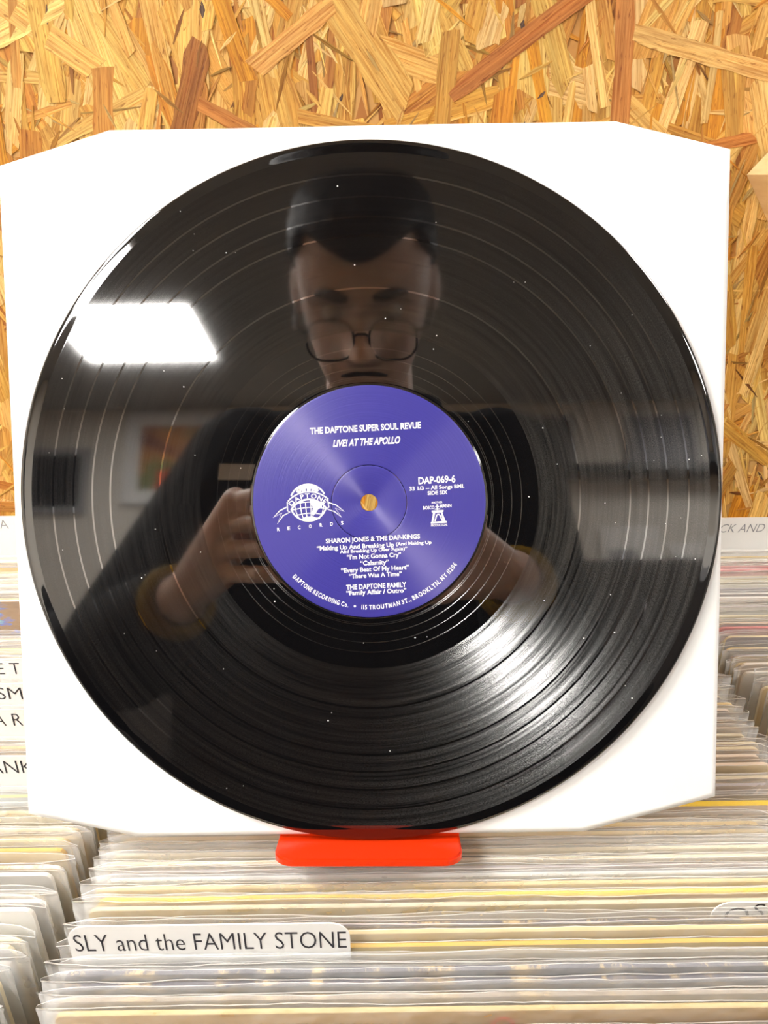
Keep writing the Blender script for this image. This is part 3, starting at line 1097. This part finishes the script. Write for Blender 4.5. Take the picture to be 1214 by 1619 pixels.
# right bay
used = []
yy = .150
k = 0
while yy < .572:
    if abs(yy - .600) < .0036: break
    k += 1
    fc, ec = rng.choice(POOL_R), rng.choice(POOL_R)
    lab = '%s from the front of the right bay' % ordinal(k)
    step, dzz = rng.uniform(.0055, .0088), rng.uniform(-.011, -.0012)
    for y_, f_, st_, d_ in ((.5250, PALE, .0062, -.005), (.5312, RED, .0068, -.002), (.5380, PINK, .0070, -.003), (.4500, PINK, .0066, -.002)):
        if abs(yy - y_) < .0042 and y_ not in used:
            used.append(y_)
            fc, ec, step, dzz = f_, f_, st_, d_
            yy = max(yy, y_ - .001)
            break
    xl = .2240 + rng.choice([0, .001, .002, .003, .005]) + min(.030, max(0, .405 - yy) * .32)
    album(xl + BW / 2, yy, fc, ec, lab, GR_, False, dzz, rng.uniform(-.25, .25))
    yy += step

# ---- divider cards with their lettering
divider(-.1304, -.0162, .2113, 1.42 - .2742, 0, '', 'white divider card lettered in black, its tab lowest and longest in the photo',
        texts=(('SLY and the FAMILY STONE', -.0729, 1.42 - .2836, .1105),), cap=.0098)
divider(.1390, .2060, .2285, 1.42 - .2872, 0, '', 'white divider card with its tab at the right, mostly hidden by a bag',
        texts=(('O', .1500, 1.42 - .2945, .0105), ('S', .1592, 1.42 - .2922, .0050)), cap=.0085)
for (y, body), lab in zip(LEFT_DIV, ('topmost of the four lettered cards at the left edge', 'second highest of the four lettered cards at the left edge', 'third highest of the four lettered cards at the left edge', 'lowest of the four lettered cards at the left edge')):
    xr = {'E T': -.200, 'SM': -.192, 'A R': -.182, 'ANK': -.165}[body]
    cx = {'E T': -.2370, 'SM': -.2252, 'A R': -.2155, 'ANK': -.1968}[body]
    w_ = {'E T': .0145, 'SM': .0150, 'A R': .0165, 'ANK': .0235}[body]
    divider(-.40, xr, y, 1.42 - .2735, 0, '', 'white divider lettered ' + body + ', ' + lab, texts=((body, cx, 1.42 - .2805, w_),))
divider(-.478, -.160, .6000, 1.42 - .266, 0, '', 'tall white divider card at the back of the left bay, against the wall', texts=(('A', -.3302, 1.42 - .2735, .0075),), ink_mat=M_grey)
divider(.226, .545, .6000, 1.42 - .2772, 0, '', 'tall white divider card at the back of the right bay, against the wall', texts=(('CK AND R', .3185, 1.42 - .2872, .0485),), ink_mat=M_grey, shear=.25, cap=.0080)

# ---- holographic foil on one cover of the left bay
m = Mat('hologram_foil')
co = m.mapped((60, 10, 170))
f = m.noise(1.0, 3, co, 0.6)
m.link(m.ramp(f, [(0.30, lin(150, 112, 70)), (0.50, lin(172, 138, 96)), (0.58, lin(110, 130, 224)), (0.66, lin(150, 214, 200)), (0.74, lin(226, 214, 120))]), m.b.inputs['Base Color'])
m.set(Roughness=0.3, Metallic=0.2)
foil.children[0].name = 'cover'
foil_me = box_mesh((-.154, -.00128, .21), (.154, -.00108, .3122))
link('foil_print', foil_me, foil, m.m)
for ch in foil.children:
    pass
foil.scale = (1, 1, 1.072)
foil['label'] = 'bagged record with glittering brown foil cover standing tall in the left bay'

# tops of half-hidden printed letters on the cream cover behind the long tab
k = Ink()
for x0_, w_ in ((-.0125, .0042), (-.0062, .0032), (-.0012, .0036), (.0045, .0012), (.0085, .0010)):
    k.poly([(x0_, -.0004), (x0_ + w_, -.0004), (x0_ + w_, .0004), (x0_, .0004)])
row = middle[12]
k.build('printed_marks', row, M_grey, Matrix.Translation((-row.location.x, 0, H - .0068)) @ Matrix(((1, 0, 0, 0), (0, 0, -1, -.00118), (0, 1, 0, 0), (0, 0, 0, 1))))
# dust on the vinyl
rd = random.Random(3)
bm = bmesh.new()
for i in range(70):
    r_, a_ = rd.uniform(.054, .147), rd.uniform(0, 2 * math.pi)
    sz = rd.choice([.00012, .00015, .00018, .00025])
    x_, y_ = r_ * math.cos(a_), r_ * math.sin(a_)
    add_box(bm, (x_ - sz, y_ - sz * .8, .0002), (x_ + sz, y_ + sz * .8, .0003))
d_ = link('dust', bm_mesh(bm), record, M_white_ink)
d_['kind'] = 'stuff'

# orange curl printed on the tan cover nearest the bottom of the photo
k = Ink()
k.line([(.0425 + .0038 * math.cos(a), 1.42 - .2975 - .001 + .0038 * math.sin(a)) for a in [math.radians(d) for d in range(-20, 221, 12)]], .0018)
mo = plain('orange_print', lin(238, 96, 30), .5)
tan = middle[6]
k.build('orange_print', tan, mo, Matrix.Translation((-tan.location.x, 0, -tan.location.z)) @ Matrix(((1, 0, 0, 0), (0, 0, -1, -.00118), (0, 1, 0, 0), (0, 0, 0, 1))))

# ------------------------------------------------------------------ wooden box on the wall at the right
def wall_box():
    t = empty('wall_shelf', 'angular pale wooden box shelf fixed to the strand board at the right edge', 'shelf', (0, 0, 0))
    p0 = Vector((.2777, 1.4160))
    a, b = math.radians(49), math.radians(-56)
    L = .13
    p1 = p0 + Vector((math.cos(a), math.sin(a))) * L
    p2 = p0 + Vector((math.cos(b), math.sin(b))) * L
    p3, p4 = p1 + Vector((.13, 0)), p2 + Vector((.12, 0))
    out = [p0, p2, p4, p3, p1]
    cen = sum(out, Vector((0, 0))) / 5
    inn = [cen + (p - cen) * .86 for p in out]
    D = .11
    for i in range(5):
        j = (i + 1) % 5
        q = [out[i], out[j], inn[j], inn[i]]
        V = [(v.x, YW - .0035, v.y) for v in q] + [(v.x, YW - .0035 - D, v.y) for v in q]
        bm = bmesh.new()
        vv = [bm.verts.new(v) for v in V]
        for fc in ((0, 1, 2, 3), (7, 6, 5, 4), (0, 4, 5, 1), (1, 5, 6, 2), (2, 6, 7, 3), (3, 7, 4, 0)):
            bm.faces.new([vv[k_] for k_ in fc])
        link('board', bm_mesh(bm), t, M_pine)
wall_box()

# ------------------------------------------------------------------ the far wall, seen in the shine of the record
def framed(name, label, cat, x0, x1, z0, z1, fw, fmat, inner, group=None):
    t = empty(name, label, cat, ((x0 + x1) / 2, Y0, (z0 + z1) / 2), group)
    hx, hz = (x1 - x0) / 2, (z1 - z0) / 2
    bm = bmesh.new()
    for a in ((-hx, -hz, hx, -hz + fw), (-hx, hz - fw, hx, hz), (-hx, -hz + fw, -hx + fw, hz - fw), (hx - fw, -hz + fw, hx, hz - fw)):
        add_box(bm, (a[0], .001, a[1]), (a[2], .03, a[3]), .002)
    link('frame', bm_mesh(bm), t, fmat)
    link('picture', box_mesh((-hx + fw, .001, -hz + fw), (hx - fw, .016, hz - fw)), t, inner)
    return t
m = Mat('orange_print_art')
f = m.noise(5, 3, m.obj())
m.link(m.ramp(f, [(.35, lin(120, 60, 40)), (.5, lin(196, 130, 60)), (.62, lin(90, 120, 60)), (.7, lin(200, 80, 40))]), m.b.inputs['Base Color'])
M_art = m.m
framed('television', 'dark screen in a grey frame, mirrored at the left of the vinyl', 'screen', -1.97, -1.63, 1.42 + .755, 1.42 + 1.105, .035, M_grey, M_screen)
framed('framed_print', 'orange print in a pale frame, mirrored left of the mirrored man', 'picture', -1.44, -.90, 1.42 + .80, 1.42 + 1.30, .075, plain('pale_frame', (.75, .76, .76, 1), .5), M_art)
framed('framed_print', 'small dark print mirrored in the right half of the vinyl', 'picture', .64, .88, 1.42 + .92, 1.42 + 1.25, .02, M_grey, plain('dark_print', (.10, .10, .11, 1), .4))
framed('framed_print', 'wide dark print mirrored near the right rim of the vinyl', 'picture', 1.14, 1.50, 1.42 + .955, 1.42 + 1.25, .02, M_grey, plain('dark_violet_print', (.09, .085, .11, 1), .4))
sh = empty('wall_rack', 'dark shelf on the far wall, mirrored right of the blue label', 'shelf', (0, Y0, 0))
link('shelf_board', box_mesh((.70, .001, 1.42 + .905), (1.62, .16, 1.42 + .945), .003), sh, M_black)
M_dark_wood = plain('dark_wood', (.030, .026, .024, 1), .6)
M_dark_door = plain('dark_door', (.035, .030, .028, 1), .55)
def cabinet(label, x0, x1, ztop, n):
    ca = empty('cabinet', label, 'cabinet', (0, Y0, 0))
    link('body', box_mesh((x0, .001, .001), (x1, .40, ztop), .004), ca, M_dark_wood)
    w = (x1 - x0 - .03) / n
    for i in range(n):
        d = link('door', box_mesh((x0 + .02 + w * i, .4005, .06), (x0 + .01 + w * (i + 1), .418, ztop - .03), .003), ca, M_dark_door)
        bm = bmesh.new()
        add_tube(bm, [(x0 + .05 + w * i, .4185, ztop - .30), (x0 + .05 + w * i, .436, ztop - .29), (x0 + .05 + w * i, .436, ztop - .19), (x0 + .05 + w * i, .4185, ztop - .18)], .005, 8)
        link('handle', bm_mesh(bm), d, M_grey)
cabinet('tall dark cabinet on the far wall, mirrored low at the left of the vinyl', -2.45, -.45, 1.50, 4)
cabinet('dark cabinet on the far wall, mirrored at the right under the shelf', .55, 2.3, 1.42 + .42, 4)
for x0, x1, h, nm in ((.97, 1.26, .24, 'wider pale card cover standing on the dark cabinet, mirrored at the right'), (1.30, 1.46, .15, 'smaller pale card cover standing on the dark cabinet, mirrored at the right')):
    t = empty('card_cover', nm, 'record cover', ((x0 + x1) / 2, Y0 + .03, 1.42 + .4205))
    t.rotation_euler = (math.radians(4), 0, 0)
    link('front', box_mesh((-(x1 - x0) / 2, 0, 0), ((x1 - x0) / 2, .004, h), .0008), t, M_tab)
    link('print', box_mesh((-(x1 - x0) * .4, .0041, h * .1), ((x1 - x0) * .1, .0044, h * .5), 0), t, M_grey)

# ------------------------------------------------------------------ the man with the phone, seen in the shine of the record
def C(x, y, z):
    return Vector((x, y, z)) + EYE
def P3(a, b, c):
    """phone frame: right, up, towards the record"""
    return EYE + RIGHT * a + UP * b + FWD * c

M_skin = None
m = Mat('skin')
f = m.noise(60, 3, m.obj())
m.link(m.ramp(f, [(.3, (.66, .47, .40, 1)), (.7, (.74, .56, .48, 1))]), m.b.inputs['Base Color'])
m.set(Roughness=.5, Subsurface_Weight=.08)
M_skin = m.m
M_hair = plain('dark_hair', (.016, .012, .010, 1), .55, .3, 300, .4, .4)
M_cloth = plain('black_jacket_cloth', (.008, .008, .009, 1), .85, .2, 220, .3, .1)
M_denim = plain('dark_denim', (.02, .025, .045, 1), .85, .2, 300, .3, .1)
M_yellow = plain('yellow_knit', lin(136, 108, 12), .8, .2, 300, .2, .2)
M_shoe = plain('shoe_leather', (.02, .018, .016, 1), .4)

person = empty('person', 'man in black jacket and dark glasses photographing the record, mirrored in it', 'person', (-.036, -.42, 0))
PINV = Matrix.Translation((.036, .42, 0))
def plink(name, me, mat, par=None):
    me.transform(PINV)
    return link(name, me, par or person, mat)

HP = math.radians(-52)
HEAD = Matrix.Translation(C(-.036, -.122, .195)) @ Matrix.Rotation(HP, 4, 'X') @ Matrix.Translation((0, -.090, 0))
PROF = [(-.124, .052, .012, .016), (-.119, .068, -.012, .032), (-.110, .080, -.03, .044), (-.095, .084, -.045, .052), (-.075, .089, -.060, .060), (-.05, .090, -.078, .067), (-.03, .089, -.090, .0715), (0, .088, -.098, .0755), (.015, .093, -.101, .0765),
        (.04, .092, -.103, .0775), (.07, .083, -.098, .0735), (.095, .062, -.083, .0615), (.108, .040, -.064, .047), (.116, .012, -.036, .026), (.119, -.005, -.018, .008)]
def prof(z):
    for a, b in zip(PROF, PROF[1:]):
        if z <= b[0]:
            t = (z - a[0]) / (b[0] - a[0])
            t = max(0, t)
            return [a[i] + (b[i] - a[i]) * t for i in range(1, 4)]
    return list(PROF[-1][1:])
def gs(x, c, s):
    return math.exp(-((x - c) / s) ** 2 / 2)
def head_point(z, ang, grow=0.0):
    yf, yb, w = prof(z)
    cy, ry = (yf + yb) / 2, (yf - yb) / 2
    c, s = math.cos(ang), math.sin(ang)
    e = 2 / 2.25
    x = math.copysign(abs(c) ** e, c) * (w + grow)
    y = cy + math.copysign(abs(s) ** e, s) * (ry + grow)
    if s > 0:
        fr = min(1, s * 1.6)
        # nose, sockets, brow, cheeks, lips, chin
        nz = 0
        if -.062 < z < .012:
            t = (.012 - z) / .056
            nz = (.008 + .024 * min(1, t) ** 1.2) * gs(x, 0, .0075 + .0045 * t) if t <= 1 else .027 * gs(x, 0, .012) * max(0, 1 - (t - 1) * 3.2)
            nz += .007 * (gs(x, .012, .005) + gs(x, -.012, .005)) * gs(z, -.044, .007)
        y += fr * (nz - .011 * (gs(x, .032, .014) + gs(x, -.032, .014)) * gs(z, -.002, .012) + .004 * gs(z, .020, .008) * gs(abs(x), .03, .02)
                   + .004 * (gs(x, .042, .015) + gs(x, -.042, .015)) * gs(z, -.032, .014)
                   + .005 * gs(x, 0, .020) * (gs(z, -.069, .004) + gs(z, -.081, .005)) - .003 * gs(x, 0, .02) * gs(z, -.0755, .002) + .005 * gs(x, 0, .018) * gs(z, -.108, .010))
    return Vector((x, y, z))
NA = 72
def head_rings(grow=None):
    zs = [-.124 + .243 * i / 80 for i in range(81)]
    rings = []
    for z in zs:
        r = []
        for k in range(NA):
            a = 2 * math.pi * k / NA
            g = grow(z, a) if grow else 0
            r.append(HEAD @ head_point(z, a, g))
        rings.append(r)
    return rings

shL, shR = C(-.205, -.375, .105), C(.135, -.375, .098)
elL, elR = C(-.335, -.305, -.145), C(.175, -.325, -.165)
wrL, wrR = C(-.212, -.125, -.108), P3(.112, -.125, -.055)
hipL, hipR = C(-.125, -.43, -.46), C(.055, -.43, -.46)
knL, knR = C(-.135, -.40, -.90), C(.07, -.41, -.90)
anL, anR = C(-.14, -.45, -1.33), C(.08, -.46, -1.33)
bm = bmesh.new()
add_loft(bm, head_rings())
for sx_ in (-1, 1):                               # ears
    Mx = HEAD @ Matrix.Translation((sx_ * .081, -.012, -.010)) @ Matrix.Rotation(sx_ * math.radians(24), 4, 'Z') @ Matrix.Rotation(math.radians(-8), 4, 'X')
    add_ellipsoid(bm, (0, 0, 0), (.0065, .0175, .032), Mx) if False else bmesh.ops.create_uvsphere(bm, u_segments=16, v_segments=10, radius=1, matrix=Mx @ Matrix.Diagonal((.0065, .0175, .032, 1)))
nb0 = HEAD @ Vector((0, -.040, -.055))
nb1 = C(-.036, -.365, .135)
add_capsule(bm, nb0, .052, nb1, .062)
for s_, e_, w_ in ((shL, elL, wrL), (shR, elR, wrR)):
    add_capsule(bm, nb1, .060, s_, .055)
    add_capsule(bm, s_, .052, e_, .040)
    add_capsule(bm, e_, .041, w_, .026)
for sx_ in (-1, 1):
    add_capsule(bm, C(-.036 + sx_ * .075, -.385, .03), .095, C(-.036 + sx_ * .06, -.41, -.26), .088, 18)
    add_capsule(bm, C(-.036 + sx_ * .06, -.41, -.26), .088, C(-.036 + sx_ * .075, -.43, -.44), .092, 18)
for h_, k_, a_ in ((hipL, knL, anL), (hipR, knR, anR)):
    add_capsule(bm, h_, .080, k_, .052)
    add_capsule(bm, k_, .052, a_, .036)
    add_capsule(bm, a_ + Vector((0, -.02, -.035)), .030, a_ + Vector((0, .14, -.052)), .026)
def add_hand(wr, mcps, fingers, thumb, palm_r=.0125):
    for q in mcps:
        add_capsule(bm, wr, .021, q, palm_r)
    for a, b in zip(mcps, mcps[1:]):
        add_capsule(bm, a, palm_r, b, palm_r)
    for fg in fingers:
        rad = (.0088, .0082, .0076, .0068)
        for i in range(3):
            add_capsule(bm, fg[i], rad[i], fg[i + 1], rad[i + 1], 10)
    add_capsule(bm, wr, .019, thumb[0], .0140)
    add_capsule(bm, thumb[0], .0135, thumb[1], .0100)
    add_capsule(bm, thumb[1], .0100, thumb[2], .0082)
# left hand: four fingers stacked down the back of the phone, thumb on its screen side
mL = [P3((-.140, -.155, -.159, -.154)[i], -.046 - .0232 * i, -.010 - .004 * i) for i in range(4)]
fL = []
for i in range(4):
    ln = (0, .006, .002, -.010)[i]
    b = -.042 - .0228 * i
    fL.append([mL[i], P3(-.112 + ln * .3, b + .004, .0165), P3(-.082 + ln * .7, b + .004, .0170), P3(-.054 + ln, b + .002, .0085)])
add_hand(wrL, mL, fL, [P3(-.122, -.068, -.046), P3(-.090, -.050, -.038), P3(-.058, -.040, -.0225)])
# right hand: holds the lower right edge
mR = [P3(.062 - .001 * i, -.070 - .019 * i, -.022) for i in range(4)]
fR = []
for i in range(4):
    b = -.066 - .0195 * i
    fR.append([mR[i], P3(.044, b, .0150), P3(.022, b - .001, .0165), P3(.003 - (0, .004, .001, -.006)[i], b - .002, .0085)])
add_hand(wrR, mR, fR, [P3(.066, -.085, -.046), P3(.040, -.075, -.034), P3(.010, -.070, -.0225)])
body_me = remeshed(bm, .0032, 3, .4)
plink('body', body_me, M_skin)

# hair: the skull's own shape, grown outward where hair grows
def hair_grow(z, a):
    s, c = math.sin(a), math.cos(a)
    line = .064 + .012 * abs(c) - .015 * gs(c, 0, .32) if s > 0.2 else (.064 * max(0, (s + .2) / .4) - .02 if s > -.2 else -.075)
    if s > 0.2 and abs(c) > .80:
        line = .030 + .03 * (1 - abs(c)) / .2
    t = (z - line) / .010
    t = max(0, min(1, t))
    return -.010 + t * (.018 + .010 * max(0, (z - .06) / .06))
bm = bmesh.new()
add_loft(bm, head_rings(hair_grow))
for v in bm.verts:
    n_ = noise.noise(v.co * 90) * .0022
    v.co += (v.co - HEAD.translation).normalized() * n_
plink('hair', bm_mesh(bm, 'hair', True), M_hair)
bm = bmesh.new()
for sx_ in (-1, 1):
    pts = [HEAD @ (head_point(.020 + .004 * math.sin(t * 3), math.atan2(1, sx_ * (.14 + .62 * t))) + Vector((0, .001, 0))) for t in [i / 8 for i in range(9)]]
    add_tube(bm, pts, [.0036, .0060, .0066, .0064, .006, .0054, .0046, .0036, .0024], 8)
plink('eyebrows', bm_mesh(bm, 'brow', True), M_hair)
for sx_ in (-1, 1):
    bm = bmesh.new()
    bmesh.ops.create_uvsphere(bm, u_segments=16, v_segments=10, radius=.0118, matrix=HEAD @ Matrix.Translation((sx_ * .032, .0715, -.003)))
    ey = plink('eye', bm_mesh(bm, 'eye', True), plain('eye_white', (.6, .57, .54, 1), .3))
    bm = bmesh.new()
    bmesh.ops.create_uvsphere(bm, u_segments=14, v_segments=8, radius=.0062, matrix=HEAD @ Matrix.Translation((sx_ * .032, .0772, -.0062)))
    plink('iris', bm_mesh(bm, 'iris', True), M_hair, ey)

bm = bmesh.new()
pts = [HEAD @ (head_point(-.067 - .007 * abs(t) ** 2, math.atan2(1, t * .42)) + Vector((0, .0005, 0))) for t in [i / 5 - 1 for i in range(11)]]
add_tube(bm, pts, [.0012, .002, .0026, .0028, .0028, .0024, .0028, .0028, .0026, .002, .0012], 8)
plink('moustache', bm_mesh(bm, 'moustache', True), M_hair)
# glasses
GM_ = HEAD @ Matrix.Translation((0, .104, -.022)) @ Matrix.Rotation(math.radians(6), 4, 'X')
bm = bmesh.new()
for sx_ in (-1, 1):
    rr = [Vector((sx_ * .034 + x, -.10 * (sx_ * .034 + x) ** 2 * 30 * .1, z)) for x, z in round_rect(-.0255, -.0225, .0255, .0225, .018, 6)]
    add_tube(bm, [GM_ @ p for p in rr + rr[:2]], .00135, 8)
    tp = [Vector((sx_ * .0590, -.001, .010)), Vector((sx_ * .072, -.008, .011)), Vector((sx_ * .0785, -.060, .012)), Vector((sx_ * .081, -.105, .012)), Vector((sx_ * .080, -.130, -.004))]
    add_tube(bm, [GM_ @ p for p in tp], .0017, 8)
add_tube(bm, [GM_ @ Vector(p) for p in ((-.0090, 0, .004), (-.004, .002, .0075), (.004, .002, .0075), (.0090, 0, .004))], .0015, 8)
gl = plink('glasses', bm_mesh(bm, 'rim', True), M_black)
gl['label'] = 'dark rounded glasses'
m = Mat('spectacle_lens')
tr = m.node('ShaderNodeBsdfTransparent')
gg = m.node('ShaderNodeBsdfGlossy')
gg.inputs['Roughness'].default_value = .02
mx = m.node('ShaderNodeMixShader')
mx.inputs[0].default_value = .05
m.link(tr.outputs[0], mx.inputs[1]); m.link(gg.outputs[0], mx.inputs[2]); m.link(mx.outputs[0], m.out.inputs[0])
for sx_ in (-1, 1):
    bm = bmesh.new()
    add_prism(bm, [(sx_ * .034 + x, z) for x, z in round_rect(-.0245, -.0215, .0245, .0215, .0175, 6)], -.0008, .0008, GM_ @ Matrix(((1, 0, 0, 0), (0, 0, 1, 0), (0, 1, 0, 0), (0, 0, 0, 1))))
    plink('lens', bm_mesh(bm), m.m, gl)

# jacket, trousers, shoes
bm = bmesh.new()
for sx_ in (-1, 1):
    add_capsule(bm, C(-.036 + sx_ * .085, -.385, .03), .115, C(-.036 + sx_ * .07, -.405, -.30), .115, 18)
    add_capsule(bm, C(-.036 + sx_ * .07, -.405, -.30), .115, C(-.036 + sx_ * .075, -.42, -.48), .116, 18)
add_capsule(bm, C(-.195, -.375, .05), .100, C(-.165, -.40, -.46), .125)
add_capsule(bm, C(.115, -.38, .05), .090, C(.085, -.40, -.46), .120)
add_capsule(bm, C(-.036, -.40, .06), .105, C(-.036, -.41, -.30), .11)
for s_, e_, w_ in ((shL, elL, wrL), (shR, elR, wrR)):
    add_capsule(bm, C(-.036, -.39, .115), .080, s_, .078)
    add_capsule(bm, s_, .088, e_, .074)
    add_capsule(bm, e_, .074, e_.lerp(w_, .84), .045)
add_capsule(bm, C(-.036, -.385, .135), .080, C(-.036, -.355, .165), .074)
jk_me = remeshed(bm, .006, 5, .5)
jacket = plink('jacket', jk_me, M_cloth)
for e_, w_ in ((elL, wrL), (elR, wrR)):
    bm = bmesh.new()
    a, b = e_.lerp(w_, .90), e_.lerp(w_, .99)
    ax = (b - a).normalized()
    s1 = ax.orthogonal().normalized(); s2 = ax.cross(s1)
    rings = []
    for (t, r) in ((-.10, .028), (-.10, .039), (.3, .0395), (.7, .038), (1, .035), (1, .027)):
        rings.append([a.lerp(b, t) + (s1 * math.cos(q) + s2 * math.sin(q)) * r for q in [2 * math.pi * k / 24 for k in range(24)]])
    vr = [[bm.verts.new(p) for p in r] for r in rings]
    for i in range(len(vr)):
        j = (i + 1) % len(vr)
        for k in range(24):
            bm.faces.new((vr[i][k], vr[i][(k + 1) % 24], vr[j][(k + 1) % 24], vr[j][k]))
    cf = link('cuff', bm_mesh(bm, 'cuff', True), jacket, M_yellow)
    cf.data.transform(PINV)
    cf['label'] = 'yellow knitted cuff'
bm = bmesh.new()
tor = [C(-.036 + .082 * math.cos(q), -.335 + .075 * math.sin(q) - .02, .185 + .028 * math.sin(q) * -1) for q in [2 * math.pi * k / 28 for k in range(29)]]
add_tube(bm, tor, .016, 8)
cl = link('collar', bm_mesh(bm, 'collar', True), jacket, M_cloth)
cl.data.transform(PINV)
# a small pale badge sewn on the chest
tree = BVHTree.FromPolygons([v.co.copy() for v in jk_me.vertices], [tuple(p.vertices) for p in jk_me.polygons])
bm = bmesh.new()
grid = {}
for i in range(5):
    for j in range(3):
        o_ = PINV @ C(-.222 + .012 * i, 0, .060 + .011 * j)
        hit = tree.ray_cast(o_, Vector((0, -1, 0)))
        if hit[0] is not None:
            grid[i, j] = bm.verts.new(hit[0] + Vector((0, .003, 0)))
for i in range(4):
    for j in range(2):
        q = [grid.get(k) for k in ((i, j), (i + 1, j), (i + 1, j + 1), (i, j + 1))]
        if all(q): bm.faces.new(q)
bd = link('badge', bm_mesh(bm, 'badge'), jacket, plain('pale_cloth', (.5, .5, .48, 1), .8))
bd['label'] = 'small pale badge on the chest'
bm = bmesh.new()
add_capsule(bm, C(-.036 - .06, -.425, -.42), .105, C(-.036 + .06, -.425, -.42), .105)
for h_, k_, a_ in ((hipL, knL, anL), (hipR, knR, anR)):
    add_capsule(bm, h_, .098, k_, .070)
    add_capsule(bm, k_, .070, a_ + Vector((0, 0, .03)), .055)
plink('trousers', remeshed(bm, .008, 5, .5), M_denim)
for a_ in (anL, anR):
    bm = bmesh.new()
    add_capsule(bm, a_ + Vector((0, -.03, -.042)), .044, a_ + Vector((0, .15, -.050)), .038)
    add_capsule(bm, a_ + Vector((0, -.02, 0)), .046, a_ + Vector((0, -.02, -.04)), .045)
    for v in bm.verts:
        v.co.z = max(v.co.z, .001)
    plink('shoe', bm_mesh(bm, 'shoe', True), M_shoe)

# phone: its lens is where the photograph is taken from
phone = empty('phone', 'black mobile phone held by the mirrored man, hidden behind the blue label', 'phone', EYE)
PM = Matrix(((RIGHT.x, UP.x, -FWD.x, 0), (RIGHT.y, UP.y, -FWD.y, 0), (RIGHT.z, UP.z, -FWD.z, 0), (0, 0, 0, 1)))
bm = bmesh.new()
add_prism(bm, round_rect(-.058, -.131, .0145, .0165, .009, 6), .004, .0118, PM)
link('case', bm_mesh(bm), phone, M_black)
bm = bmesh.new()
add_prism(bm, round_rect(-.056, -.129, .0125, .0145, .008, 6), .0119, .0123, PM)
link('screen', bm_mesh(bm), phone, M_screen)
for (x, y) in ((0, 0), (0, -.021), (-.019, -.0105)):
    bm = bmesh.new()
    add_prism(bm, [(x + .0075 * math.cos(q), y + .0075 * math.sin(q)) for q in [2 * math.pi * k / 24 for k in range(24)]], .0022, .0041, PM)
    link('lens', bm_mesh(bm), phone, M_screen)
